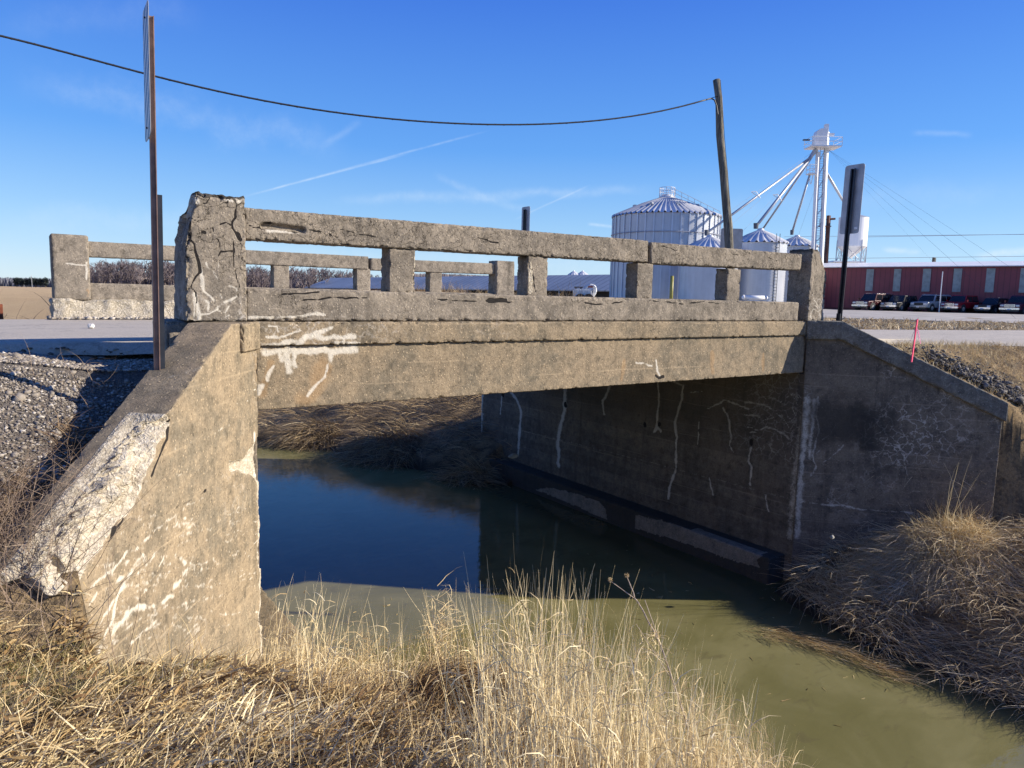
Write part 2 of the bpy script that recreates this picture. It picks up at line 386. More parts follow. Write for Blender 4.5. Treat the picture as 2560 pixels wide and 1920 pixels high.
# --- curb slab (Z -.20..0)
def mk_slab(P, A, mk, mn):
    p = pY(Y0); s1 = lambda l: Z(l, 2.458, 0, 400)
    lines(mk, 0, P, [(s1([(1625, 1155), (1700, 1135), (1790, 1110), (1830, 1125), (1880, 1085), (1940, 1075), (1990, 1105), (2050, 1080), (2110, 1090), (2180, 1080)]), .028),
                     (s1([(1640, 1085), (1720, 1090), (1800, 1060), (1850, 1045)]), .011), (s1([(1930, 1065), (2010, 1040), (2035, 1030)]), .02), (s1([(1650, 1020), (1700, 1020), (1710, 1060)]), .01),
                     ([(650, 798), (1300, 799), (2012, 797)], .011), (s1([(2060, 1120), (2212, 1125)]), .02), (Z([(1050, 1100), (1090, 1110)], 3.16, 700, 450), .02)], p, .02, 1, 17)
    f = A[:, 2] < .03; mn[:, 0] = .2; mn[:, 1] = np.where(f, .55 * sstep(P[:, 0], 3.6, 1.8) + .25 * sstep(fbm(P, 2.5, 2, 8), .0, .6), 0)
    mn[:, 2] = .25 * sstep(fbm(P * [1, 1, .3], 2.2, 3, 25), -.1, .5) + .2 * sstep(P[:, 2], -.16, -.2)
    return mk, mn
bpart(cbox('curb_slab', (7.6, .198, .45), boxm(1.64, Y0, -.2), C_SUN, None, (.012, .012, .05), .014, .03, .004, 12, None, mk_slab))
# --- near parapet: low wall with rail, balusters, end posts
def mk_low(P, A, mk, mn):
    p = pY(Y0 + .02); s3 = lambda l: Z(l, 3.16, 700, 450); s4 = lambda l: Z(l, 2.765, 1400, 250)
    lines(mk, 1, P, [s3([(150, 955), (300, 945), (430, 925), (520, 938), (600, 935), (690, 930)]), s3([(-60, 900), (60, 903), (120, 893), (200, 895), (310, 880)]),
                     s3([(1240, 945), (1400, 950), (1500, 960), (1620, 955), (1850, 970)]), (s3([(1650, 952), (1700, 956), (1780, 948)]), .02), s4([(170, 1400), (250, 1415), (350, 1408), (430, 1395)]),
                     s4([(600, 1385), (760, 1400), (850, 1412), (980, 1395), (1100, 1410)]), s4([(60, 1350), (85, 1400)]), s4([(1500, 1385), (1515, 1410)])], p, .0085, 1, 31)
    f = A[:, 2] < .03; mn[:, 0] = .75 * sstep(fbm(P, 2, 2, 3), -.3, .3); mn[:, 1] = .5 * sstep(P[:, 2], .12, .0) * sstep(P[:, 0], 4.5, 1.6) + .25 * sstep(P[:, 0], 8.6, 9)
    lines(mk, 0, P, [(Z([(1530, 970), (1700, 968), (1850, 960), (1930, 945), (2000, 950)], 2.458, 0, 400), .012)], p, .012, 1, 4)
    return mk, mn
para = bpart(cbox('parapet', (7.48, .262, .28), boxm(1.58, Y0 + .02, .002), C_GREY, None, (.012, .012, .04), .022, .03, .005, 13, None, mk_low))
para['label'] = 'near parapet wall, cracked and chipped'
def mk_rail(P, A, mk, mn):
    p = pY(Y0 + .03); s1 = lambda l: Z(l, 2.458, 0, 400); s4 = lambda l: Z(l, 2.765, 1400, 250); s3 = lambda l: Z(l, 3.16, 700, 450)
    lines(mk, 1, P, [(s1([(1610, 403), (1660, 396), (1720, 405), (1800, 425), (1870, 432)]), .028), s1([(1520, 400), (1610, 415)]), s1([(1870, 432), (1960, 440), (2040, 460)]),
                     s3([(220, 400), (330, 420), (400, 440), (460, 450)]), s3([(480, 390), (560, 410), (700, 440), (760, 450)]), s3([(1560, 455), (1640, 480), (1720, 500)]), s4([(650, 1000), (720, 1010), (800, 1040), (840, 1020)]),
                     s4([(530, 1050), (560, 1100)]), s4([(1180, 1060), (1250, 1080), (1330, 1070), (1420, 1085), (1500, 1110)])], p, .007, 1, 41)
    lines(mk, 0, P, [(s1([(1640, 432), (1730, 436), (1860, 441)]), .011)], p, .01, 1, 4)
    lines(mk, 1, P, [([(600, 605), (1000, 629), (1500, 658), (2000, 676)], .012)], p, .012, .25, 77)
    mn[:, 0] = .9; return mk, mn
def rail_map(x0, y0, L, zb0, zb1, h0, h1):
    def f(a, b, c):
        k = a / L; return np.stack([x0 + a, y0 + c, zb0 + (zb1 - zb0) * k + b * (h0 + (h1 - h0) * k)], 1)
    return f
def pre_rail(Q, A, nrm):
    P = np.stack([1.58 + A[:, 0], np.full(len(A), Y0 + .03), .65 + A[:, 1]], 1)
    d = segdist(P, np.array([onY(*q, Y0 + .03) for q in Z([(1620, 405), (1700, 408), (1860, 432)], 2.458, 0, 400)]))
    Q[:, 2] += .045 * sstep(d, .035, .005) * (A[:, 2] < .05); return Q
cbox('top_rail', (4.5, .25, .23), rail_map(1.58, Y0 + .03, 4.5, .648, .672, 1, 1), C_GREY, para, (.011, .011, .03), .018, .035, .006, 14, pre_rail, mk_rail)
cbox('top_rail', (2.95, .25, .23), rail_map(6.125, Y0 + .035, 2.95, .66, .70, 1, .9), C_GREY, para, (.011, .011, .03), .022, .045, .006, 15, None, mk_rail)
def mk_bal(P, A, mk, mn):
    p = pY(Y0 + .05); s3 = lambda l: Z(l, 3.16, 700, 450)
    lines(mk, 3, P, [(s3([(1080, 600), (1072, 700), (1078, 870)]), .022), (s3([(1985, 670), (1975, 800), (1985, 880)]), .03)], p, .03, 1, 3)
    lines(mk, 1, P, [(s3([(1990, 700), (2000, 800), (2020, 880)]), .014), s3([(1062, 690), (1058, 860)]), (Z([(615, 1120), (620, 1200)], 2.765, 1400, 250), .006)], p, .008, 1, 3)
    mn[:, 0] = .3; mn[:, 2] = np.where((A[:, 0] < .02), .25, 0); return mk, mn  # left face darkened in the colour as its unlit side
for i, (x0, w_) in enumerate([(2.845, .262), (4.385, .262), (5.935, .26), (7.52, .27)]):
    b_ = cbox('baluster', (w_, .41, .19), boxm(x0, Y0 + .05, .255), C_GREY, para, .014, .014, .05, .005, 50 + i, None, mk_bal)
    if i == 1: b_['label'] = 'baluster with its left edge split and crumbled'
def mk_pyl(P, A, mk, mn):
    p = pY(Y0 - .02); s7 = lambda l: Z(l, 4.147, 380, 450)
    dk = [(s7([(398, 430), (390, 620), (440, 670), (450, 760), (480, 850), (500, 950)]), .011), s7([(500, 950), (460, 1000), (400, 1110), (455, 1170), (460, 1280)]),
          (s7([(870, 270), (870, 390), (832, 440), (835, 500), (870, 550), (895, 580)]), .009), s7([(840, 640), (850, 740), (845, 900), (880, 1020), (910, 1090), (885, 1150), (905, 1220)]),
          s7([(395, 390), (480, 440), (560, 460), (575, 520)]), s7([(600, 120), (600, 180), (560, 240), (520, 240)]), (s7([(515, 540), (540, 550)]), .018), (s7([(885, 560), (905, 610)]), .018),
          s7([(540, 380), (560, 460)]), s7([(700, 460), (760, 440), (835, 480)]), s7([(635, 500), (640, 580), (690, 630), (715, 740), (690, 790)]), s7([(720, 745), (840, 735)]), s7([(850, 170), (870, 270), (930, 240)]), s7([(700, 90), (730, 170), (720, 230), (780, 240), (790, 190)]), (s7([(780, 150), (850, 160), (880, 140)]), .02)]
    lines(mk, 1, P, dk, p, .006, 1, 61, .35)
    wh = [(s7([(510, 930), (520, 1050), (540, 1150), (600, 1200), (650, 1260)]), .014), (s7([(445, 1180), (475, 1330), (500, 1440)]), .016), s7([(560, 860), (580, 905), (630, 920), (650, 980), (700, 1060)]), s7([(690, 860), (690, 910)]),
          s7([(510, 1400), (590, 1390), (690, 1350), (690, 1310)]), (s7([(740, 1270), (830, 1250), (880, 1210)]), .01), s7([(860, 1265), (890, 1350), (930, 1430)]), s7([(700, 1360), (760, 1370), (790, 1310)]), s7([(750, 1430), (800, 1400)]), s7([(540, 1240), (600, 1280), (590, 1350)]),
          (s7([(870, 180), (900, 220), (930, 190)]), .03), (s7([(450, 200), (480, 220)]), .02), (s7([(740, 200), (830, 220)]), .013), (s7([(730, 140), (740, 180)]), .013), s7([(800, 1100), (870, 1120), (880, 1150)]), s7([(700, 1180), (720, 1230)]), (s7([(870, 580), (890, 600)]), .012), s7([(430, 1250), (440, 1440)])]
    lines(mk, 0, P, wh, p, .0075, 1, 71, .4)
    mk[A[:, 2] > .03] *= .0
    sp_ = (A[:, 0] < .1) & (A[:, 1] > .7) & (A[:, 2] > .04); mk[sp_, 3] = .8 * sstep(fbm(P[sp_], 7, 2, 5), -.2, .3)
    tp = (A[:, 1] > .97); mn[tp, 2] = .9
    mn[:, 0] = 1.0 * sstep(P[:, 2], .25, .5); mn[:, 1] = .7 * sstep(P[:, 2], .35, .0); return mk, mn
def map_pyl(a, b, c):
    top = .985 - .15 * sstep(c, .12, .2) * sstep(a, .35, .1) - .03 * np.clip(fbm(np.stack([a, c, 0 * a], 1), 9, 2, 4), 0, 1)
    lf = .07 * sstep(b, .55, .98) * sstep(a, .2, .0) * sstep(c, .3, .0) + .03 * b * (1 - a / .46)
    return np.stack([1.12 + a + lf, Y0 - .02 + c, .002 + b / .985 * top], 1)
def pre_pyl(Q, A, nrm):
    k = sstep(A[:, 1], .9, .98); n_ = fbm(A, 11, 3, 9); Q[:, 1] -= k * np.clip(n_ + .2, 0, 1) * .05
    e = sstep(A[:, 0], .12, .0) * sstep(A[:, 1], .62, .85) * (A[:, 2] > .03); Q[:, 0] += e * (.03 + .05 * fbm(A, 10, 3, 12))
    k2 = sstep(A[:, 1], .93, .985) * (A[:, 2] < .02); Q[:, 2] += k2 * np.clip(fbm(A, 13, 2, 22) + .1, 0, 1) * .05
    return Q
o = cbox('end_post', (.46, .985, .47), map_pyl, C_GREY, para, .0095, .014, .05, .006, 16, pre_pyl, mk_pyl)
o['label'] = 'end post with a broken top and deep cracks'
def mk_pr(P, A, mk, mn):
    p = pY(Y0 - .02); s5 = lambda l: Z(l, 3.318, 1900, 600)
    lines(mk, 1, P, [s5([(455, 130), (470, 200), (455, 300), (440, 400), (430, 480)]), s5([(500, 150), (510, 220)]), s5([(530, 300), (535, 400)])], p, .007, 1, 5)
    lines(mk, 0, P, [s5([(430, 450), (450, 500), (440, 560), (420, 640)]), s5([(450, 500), (490, 560), (500, 650)]), s5([(520, 480), (515, 560), (525, 640)]), s5([(430, 560), (480, 590), (520, 570)]), s5([(400, 500), (430, 560)])], p, .009, 1, 6)
    f = A[:, 2] < .03; mk[~f] = 0; mn[:, 0] = .5; mn[:, 1] = np.where(f, .9 * sstep(P[:, 2], .55, .2), 0); mn[:, 2] = np.where(A[:, 0] < .01, .3, 0) + .6 * sstep(P[:, 2], .93, 1.0); return mk, mn  # shade of the left face is put into its colour
def map_pr(a, b, c):
    top = 1.0 - .30 * sstep(a, .13, .42) - .02 * fbm(np.stack([a, c, 0 * a], 1), 12, 2, 4)
    return np.stack([9.215 + a * .95, Y0 - .02 + c, .002 + b * top], 1)
o = cbox('end_post', (.42, 1.0, .36), map_pr, C_GREY, para, .014, .016, .07, .007, 18, None, mk_pr)
o['label'] = 'end post with its outer top corner broken off'
# block behind the left end post (end of curb)
bpart(cbox('curb_end_block', (.62, .40, .62), boxm(1.0, Y0 + .1, -.402), C_GREY, None, .03, .03, .06, .008, 19))
# --- far parapet
def mk_far(P, A, mk, mn):
    mn[:, 0] = .35; mn[:, 1] = .15; return mk, mn
FY = 12.4
fp = bpart(cbox('parapet', (7.3, .26, .28), boxm(1.02, FY + .02, .05), C_GREY, None, (.03, .02, .06), .02, .05, .006, 21, None, mk_far))
fp['label'] = 'far parapet wall across the road'
cbox('top_rail', (4.45, .23, .23), boxm(1.03, FY + .03, .69), C_GREY, fp, (.03, .02, .04), .015, .03, .004, 22, None, mk_far)
cbox('top_rail', (2.72, .22, .23), rail_map(5.53, FY + .03, 2.72, .675, .70, 1, 1), C_GREY, fp, (.03, .02, .04), .015, .03, .004, 23, None, mk_far)
for x0 in (2.25, 3.76, 5.26, 6.76): cbox('baluster', (.27, .40, .19), boxm(x0, FY + .05, .30), C_GREY, fp, .025, .012, .03, .003, int(x0 * 10), None, mk_far)
def mk_fpost(P, A, mk, mn):
    lines(mk, 0, P, [([(165, 658), (190, 661), (216, 664)], .012), ([(216, 655), (218, 700)], .015)], pY(FY - .03), .015, 1, 5)
    lines(mk, 2, P, [([(219, 725), (220, 742)], .03)], pY(FY - .03), .03, 1, 5)
    mn[:, 0] = .2; return mk, mn
cbox('end_post', (.47, .95, .42), boxm(.58, FY - .03, .05), C_GREY, fp, .02, .03, .03, .004, 24, None, mk_fpost)
cbox('end_post', (.45, .93, .32), boxm(8.26, FY - .03, .05), C_GREY, fp, .02, .02, .03, .004, 25, None, mk_far)
def mk_raw(P, A, mk, mn): mk[:, 3] = 1.0; mn[:, 0] = 0; return mk, mn
def pre_raw(Q, A, nrm):
    n_ = fbm(A, 7, 4, 3, .65); Q += nrm * (n_ * .06)[:, None]; Q[:, 2] -= .12 * sstep(A[:, 1], .3, 0) ; return Q
o = bpart(cbox('far_curb', (7.9, .30, .34), boxm(.55, FY - .14, -.24), C_RAW, None, (.03, .025, .05), .03, .08, .01, 26, pre_raw, mk_raw)); o['label'] = 'crumbled curb under the far parapet'
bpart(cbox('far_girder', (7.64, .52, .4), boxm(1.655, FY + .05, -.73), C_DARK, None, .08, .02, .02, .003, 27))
m_deck = simple('deck_concrete', (.20, .185, .16), .9)
bpart(BM().box((5.475, 9.4, -.49), (7.6, 6.1, .46)).out('deck', m_deck))

# --- wing walls
def wing_frame(p0, az):
    a = rad(az); d = np.array([math.sin(a), math.cos(a), 0.0]); return np.array(p0, float), d
WLp, WLd = wing_frame((1.64, 5.9, 0), 215); WLn = np.array([WLd[1], -WLd[0], 0])      # left wing; n points behind (away from creek)
WRp, WRd = wing_frame((9.27, 5.95, 0), 140); WRn = np.array([-WRd[1], WRd[0], 0])
topL = lambda tt: -.485 * np.maximum(tt - .5, 0)
topR = lambda tt: -.483 * np.maximum(tt - .475, 0)
HW = 3.6
def map_wing(p0, d, n, top):
    def f(a, b, c): return p0 + a[:, None] * d + c[:, None] * n + np.stack([0 * a, 0 * a, top(a) - HW + b], 1)
    return f
if (WLn @ np.array([-1, 1, 0])) < 0: WLn = -WLn
if (WRn @ np.array([1, 1, 0])) < 0: WRn = -WRn
pWL = lambda x, y: onP(x, y, WLp, WLn)
pWR = lambda x, y: onP(x, y, WRp, WRn)
z2 = lambda l: Z(l, 1.6267, 0, 900)
SP = z2([(680, 205), (692, 250), (655, 345), (622, 440), (562, 560), (520, 620), (455, 720), (400, 810), (330, 870), (305, 920), (290, 1000), (215, 990), (150, 985), (110, 890), (0, 840), (-80, 760), (0, 740), (150, 575), (240, 520), (330, 470), (400, 400), (470, 330), (600, 240)])
SPtz = np.array([[(pWL(*q) - WLp) @ WLd, pWL(*q)[2]] for q in SP])
SP2 = z2([(930, 400), (990, 400), (1060, 300), (1090, 420), (1090, 500), (1010, 470), (930, 450)])
SP2tz = np.array([[(pWL(*q) - WLp) @ WLd, pWL(*q)[2]] for q in SP2])
def spall_depth(tz):
    jit = np.stack([fbm(tz, 9, 3, 71), fbm(tz, 9, 3, 81)], 1) * .035
    q = tz + jit
    d = segdist(q, np.vstack([SPtz, SPtz[:1]])); k1 = np.where(inpoly(q, SPtz), d, -d)
    d2 = segdist(q, np.vstack([SP2tz, SP2tz[:1]])); k2 = np.where(inpoly(q, SP2tz), d2, -d2)
    return k1, k2
def pre_wl(Q, A, nrm):
    tz = np.stack([A[:, 0], topL(A[:, 0]) - HW + A[:, 1]], 1)
    k1, k2 = spall_depth(tz); front = sstep(A[:, 2], .2, .0)
    lump = fbm(np.c_[A[:, :2], A[:, 2]], 14, 4, 91, .75); lump2 = vnoise(A, 34, 95)
    dep = sstep(k1, .0, .05) * (.055 + .05 * lump + .01 * lump2)
    wm = (A[:, 2] < .2) & (k1 > -.02); wd_ = np.zeros(len(A)); 
    if wm.any():
        d1, v1 = worley(A[wm], 17, 5); d2, v2 = worley(A[wm], 38, 6); wd_[wm] = (d1 - .5) * .035 + (v1 - .5) * .035 + (d2 - .5) * .016 + (v2 - .5) * .014
    dep = dep + sstep(k1, .0, .03) * wd_
    # the broken top arris
    dtop = HW - A[:, 1]; dep = dep + sstep(k1, .0, .04) * sstep(dtop, .10, .0) * (.05 + .04 * lump)
    dep2 = sstep(k2, 0, .03) * (.03 + .02 * lump)
    Q[:, 2] += front * (dep + dep2)
    Q[:, 1] -= sstep(k1, .0, .05) * sstep(dtop, .06, .0) * (.03 + .03 * lump) * (A[:, 2] < .2)
    # eroded creek-side edge
    er = sstep(A[:, 0], .12, .0) * sstep(tz[:, 1], -.9, -1.3); Q[:, 0] += er * np.clip(fbm(A, 6, 4, 33, .6) + .35, 0, 1) * .10
    # long end broken slanting
    en = sstep(A[:, 0], 2.35, 2.66); Q[:, 0] -= en * np.clip(.3 + fbm(A, 7, 4, 35), 0, 1) * .14
    return Q
def mk_wl(P, A, mk, mn):
    tz = np.stack([A[:, 0], topL(A[:, 0]) - HW + A[:, 1]], 1); k1, k2 = spall_depth(tz); f = A[:, 2] < .035
    W5 = [(z2([(350, 950), (420, 900), (480, 830), (540, 770), (620, 700), (700, 650), (760, 590), (850, 550)]), .009), (z2([(355, 1010), (400, 950), (440, 890), (500, 800), (580, 740), (640, 690), (690, 650)]), .010),
          (z2([(380, 1170), (390, 1100), (450, 1000), (500, 930), (560, 870), (600, 820), (660, 760)]), .013), (z2([(460, 1100), (520, 1030), (560, 1000), (600, 1010), (650, 985), (700, 955)]), .024),
          (z2([(500, 1100), (540, 1070), (600, 1040), (640, 1020), (690, 1005), (740, 1020), (780, 1000), (850, 965)]), .009), (z2([(530, 1150), (570, 1120), (610, 1080), (640, 1060)]), .014),
          (z2([(710, 915), (735, 905), (755, 900)]), .022), (z2([(735, 805), (750, 825)]), .02), (z2([(780, 930), (830, 915)]), .011), (z2([(650, 820), (670, 800)]), .012), (z2([(770, 880), (850, 840)]), .006),
          (z2([(800, 770), (860, 760)]), .006), (z2([(700, 740), (810, 690)]), .005), (z2([(400, 1190), (420, 1130), (450, 1080), (480, 960), (540, 850)]), .017), (z2([(360, 930), (440, 870)]), .014), (z2([(490, 700), (560, 650), (640, 630)]), .007), (z2([(520, 640), (600, 580)]), .005),
          (z2([(1036, 300), (1046, 420), (1056, 500), (1064, 700), (1072, 850), (1082, 1000), (1078, 1180)]), .034), (z2([(1000, 780), (1040, 740), (1060, 735)]), .006), (z2([(1010, 650), (1030, 700), (1060, 735)]), .006), (z2([(990, 900), (1050, 880)]), .005), (z2([(1040, 560), (1060, 640)]), .01),
          (z2([(590, 500), (640, 485)]), .009), (z2([(690, 470), (860, 425)]), .004), (z2([(700, 360), (850, 310)]), .004), (z2([(860, 300), (940, 265)]), .006), (z2([(960, 150), (1045, 120)]), .004), (z2([(950, 180), (1045, 150)]), .004),
          (z2([(700, 1060), (760, 1100)]), .006), (z2([(640, 900), (600, 950)]), .006), (z2([(560, 960), (600, 930), (630, 935)]), .009), (z2([(470, 905), (520, 870), (560, 840)]), .014), (z2([(540, 840), (575, 800)]), .02)]
    W5 = [(q, w_ * .8) for q, w_ in W5]
    lines(mk, 0, P, W5, pWL, .01, 1, 101, 1.0)
    rg = np.random.default_rng(5)
    rnd = []
    for _ in range(190):   # fine leached cracks, rising to the right
        x = rg.uniform(370, 1040) if rg.random() < .5 else rg.uniform(370, 760); y = rg.uniform(620, 1130) - (x - 700) * .15
        if x < 520 and y < 760: continue
        n_ = rg.integers(2, 5); a_ = rg.uniform(.1, .75); pts = [(x, y)]
        for k_ in range(n_): pts.append((pts[-1][0] + rg.uniform(8, 28), pts[-1][1] - rg.uniform(-.2, 1.1) * a_ * 22))
        rnd.append((z2(pts), rg.uniform(.004, .008)))
    lines(mk, 0, P, rnd, pWL, .004, .85, 111, .9)
    lines(mk, 1, P, [(z2([(690, 250), (680, 320), (625, 440), (615, 470)]), .012), (z2([(470, 690), (455, 715)]), .02), (z2([(640, 640), (720, 600), (835, 535)]), .004), (z2([(830, 535), (838, 530)]), .012), (z2([(540, 540), (520, 620), (440, 740)]), .008), (z2([(490, 200), (495, 203)]), .013)], pWL, .01, 1, 5)
    mk[~f, :3] = 0
    fr = A[:, 2] < .25
    mk[:, 3] = np.where(fr, np.maximum(sstep(k1, -.01, .025), sstep(k2, -.01, .02)), 0)
    er = sstep(A[:, 0] + .03 * fbm(P, 12, 3, 5), .075, .02) * sstep(tz[:, 1], -.9, -1.3); mk[:, 3] = np.maximum(mk[:, 3], er * .9)
    mk[:, 2] = np.where(f, .55 * sstep(fbm(P * [1, 1, .6], 2.0, 3, 44), -.1, .5) * sstep(tz[:, 1], -1.2, -.4), 0)
    top = (A[:, 1] > HW - .004)
    mn[:, 2] = np.where(top, .42 + .2 * fbm(P, 6, 3, 3), .38 * sstep(fbm(P * [1, 1, .5], 1.6, 4, 55), .0, .7) * sstep(tz[:, 1], -.9, -1.6))
    mn[:, 0] = .12; mn[:, 1] = np.where(f, .35 * sstep(fbm(P, 2.2, 2, 56), .1, .5), 0)
    lines(mk, 0, P, [(z2([(680, 72), (740, 55), (820, 32)]), .02)], lambda x, y: onP(x, y, WLp + WLd * .5, np.cross(WLn, WLd * 1 + np.array([0, 0, -.485]))), .02, .45, 5)
    return mk, mn
wl = bpart(cbox('wing_wall', (2.66, HW, .33), map_wing(WLp, WLd, WLn, topL), C_SUN, None, (.011, .011, .022), .012, .03, .005, 31, pre_wl, mk_wl))
wl['label'] = 'left wing wall, sunlit, with a large white spalled patch'
cbox('coping', (.36, .225, .06), lambda a, b, c: WLp + a[:, None] * WLd + (c - .032)[:, None] * WLn + np.stack([0 * a, 0 * a, b - .222], 1), C_SUN, wl, .012, .02, .05, .004, 33)
def mk_wr(P, A, mk, mn):
    z8 = lambda l: Z(l, 1.6257, 1900, 900); f = A[:, 2] < .05
    L_ = [(z8([(235, 150), (230, 230), (240, 290), (215, 380), (225, 440), (205, 470)]), .018), (z8([(190, 160), (185, 300), (165, 480), (150, 720)]), .05), (z8([(220, 160), (215, 260), (200, 400)]), .03), (z8([(310, 260), (280, 300), (250, 330)]), .01), (z8([(340, 345), (300, 385), (260, 415)]), .014),
          (z8([(250, 588), (330, 590), (400, 605), (480, 612), (620, 620)]), .018), (z8([(120, 570), (250, 588)]), .008), (z8([(560, 350), (590, 385), (585, 420), (605, 480)]), .012), (z8([(440, 340), (500, 330), (560, 350), (620, 330), (700, 300)]), .008), (z8([(470, 250), (520, 290), (560, 350)]), .007),
          (z8([(260, 200), (240, 180), (235, 120)]), .007), (z8([(700, 180), (690, 230), (730, 260)]), .006), (z8([(880, 640), (950, 636)]), .01), (z8([(380, 270), (430, 250)]), .006), (z8([(250, 300), (330, 350)]), .006), (z8([(210, 400), (250, 360)]), .008)]
    lines(mk, 0, P, L_, pWR, .01, .72, 121, .8)
    tt = A[:, 0]; zz = P[:, 2]; q = np.stack([tt, zz], 1); c0 = pWR(*z8([(590, 300)])[0]); t0 = (c0 - WRp) @ WRd
    dd = np.hypot((tt - t0), (zz - c0[2]) * 1.3); net = sstep(dd, .85, .3)
    mn[:, 0] = .1; mn[:, 1] = np.where(f, np.maximum(.95 * net, .5 * sstep(fbm(P, 2, 2, 5), .1, .5)), 0)
    blot = np.hypot((tt - .55) * 1.0, (zz + 1.45) * 1.2)
    mn[:, 2] = np.where(f, .75 * sstep(blot + .45 * fbm(P, 4, 4, 9, .6), .85, .1) + .3 * sstep(dd + .3 * fbm(P, 3, 3, 7), .9, .4) + .22 * sstep(zz, -2.7, -3.2), 0)
    mk[~f] = 0; return mk, mn
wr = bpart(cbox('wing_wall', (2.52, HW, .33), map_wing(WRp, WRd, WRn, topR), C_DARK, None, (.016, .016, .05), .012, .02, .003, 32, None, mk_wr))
wr['label'] = 'right wing wall in shade with pale leached crack network'
def mk_cr(P, A, mk, mn): mn[:, 0] = .1; mn[:, 2] = .12; mn[:, 1] = .2; return mk, mn
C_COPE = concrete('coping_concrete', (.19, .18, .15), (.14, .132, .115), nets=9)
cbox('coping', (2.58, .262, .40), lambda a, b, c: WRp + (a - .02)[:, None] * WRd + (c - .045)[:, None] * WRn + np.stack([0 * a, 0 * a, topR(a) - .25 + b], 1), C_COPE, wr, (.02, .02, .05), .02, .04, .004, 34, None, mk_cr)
# --- abutments
def mk_ab(P, A, mk, mn):
    global WK; WK = 1.05
    z7 = lambda l: Z(l, 2.37, 1200, 900); pX = lambda x, y: onX(x, y, 9.3)
    L_ = [(z7([(175, 180), (215, 230), (245, 310), (235, 420), (225, 560)]), .045), (z7([(505, 150), (500, 300), (475, 400), (465, 480), (465, 620)]), .06), (z7([(770, 140), (745, 220), (725, 240), (735, 320)]), .035),
          (z7([(1055, 130), (1060, 250), (1050, 330), (1050, 400), (1030, 430)]), .028), (z7([(1050, 390), (1075, 420)]), .03), (z7([(1205, 150), (1190, 250), (1155, 370), (1165, 450), (1160, 600), (1160, 650), (1120, 760), (1115, 820)]), .028),
          (z7([(1300, 350), (1290, 500)]), .014), (z7([(1440, 290), (1470, 330), (1490, 450), (1475, 500), (1500, 545)]), .022), (z7([(1345, 290), (1400, 270), (1450, 240), (1540, 270), (1590, 290)]), .016),
          (z7([(1570, 250), (1680, 265), (1740, 300), (1790, 340), (1830, 400)]), .014), (z7([(1580, 400), (1640, 415), (1700, 395), (1760, 415), (1800, 440), (1830, 470)]), .014), (z7([(1600, 430), (1680, 430)]), .01), (z7([(1560, 320), (1640, 330), (1680, 355), (1740, 340)]), .012),
          (z7([(1780, 250), (1850, 200), (1880, 270)]), .011), (z7([(1840, 170), (1890, 230)]), .01), (z7([(1700, 240), (1680, 220)]), .012), (z7([(1605, 520), (1590, 600), (1610, 640), (1600, 740)]), .022), (z7([(10, 190), (5, 420)]), .09), (z7([(1690, 800), (1710, 900)]), .014), (z7([(1360, 700), (1380, 800)]), .02),
          (z7([(1130, 120), (1170, 140), (1205, 150)]), .02), (z7([(1250, 190), (1320, 185)]), .014), (z7([(130, 210), (120, 320)]), .02), (z7([(1800, 300), (1860, 380), (1840, 420)]), .01), (z7([(1850, 280), (1870, 330)]), .012)]
    lines(mk, 0, P, L_, pX, .02, .95, 131, .8)
    lines(mk, 0, P, [(z7([(0, 365), (380, 450), (700, 530), (1180, 650), (1500, 735), (1740, 800), (1900, 835)]), .014)], pX, .014, .5, 7)
    lines(mk, 0, P, [(z7([(1930, 230), (1900, 450), (1870, 650), (1850, 850), (1840, 1050)]), .07)], pX, .07, .6, 9)
    lines(mk, 1, P, [(z7([(137, 198), (137, 206)]), .05), (z7([(507, 262), (507, 270)]), .045), (z7([(978, 380), (978, 388)]), .032), (z7([(1063, 378), (1063, 384)]), .026), (z7([(1608, 483), (1608, 493)]), .03)], pX, .03, 1.3, 7, .1)
    f = A[:, 2] < .05; mk[~f] = 0; mn[:, 0] = .05
    mn[:, 1] = np.where(f, .7 * sstep(P[:, 1], 7.6, 6.4) * sstep(P[:, 2], -2.2, -1.9), 0)
    mn[:, 2] = np.where(f, .55 * sstep(P[:, 2] + .25 * fbm(P, 2, 3, 4), -2.5, -1.5) * .8 + .1, 0); return mk, mn  # darker towards the top of the wall
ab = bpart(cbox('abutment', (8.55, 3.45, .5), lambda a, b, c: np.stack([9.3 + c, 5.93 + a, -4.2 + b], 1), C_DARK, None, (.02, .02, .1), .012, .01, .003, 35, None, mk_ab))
ab['label'] = 'right abutment wall with pale drip streaks and weep holes'
def mk_ft(P, A, mk, mn):
    global WK; WK = 1.0
    z7 = lambda l: Z(l, 2.37, 1200, 900)
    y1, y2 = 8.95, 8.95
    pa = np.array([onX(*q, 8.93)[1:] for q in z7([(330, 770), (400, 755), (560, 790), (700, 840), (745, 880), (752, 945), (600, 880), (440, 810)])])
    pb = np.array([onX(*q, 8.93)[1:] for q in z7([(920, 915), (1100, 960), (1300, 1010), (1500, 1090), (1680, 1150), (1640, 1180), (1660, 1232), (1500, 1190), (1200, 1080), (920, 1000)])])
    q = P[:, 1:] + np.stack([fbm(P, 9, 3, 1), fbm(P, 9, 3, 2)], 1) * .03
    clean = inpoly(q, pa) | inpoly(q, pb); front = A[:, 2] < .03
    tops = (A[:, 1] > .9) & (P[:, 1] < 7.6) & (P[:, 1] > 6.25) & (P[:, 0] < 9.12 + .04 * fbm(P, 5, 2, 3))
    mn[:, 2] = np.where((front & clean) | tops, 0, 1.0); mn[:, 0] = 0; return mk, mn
C_FOOT = concrete('footing_concrete', (.27, .235, .19), (.21, .185, .15), grain=.25)
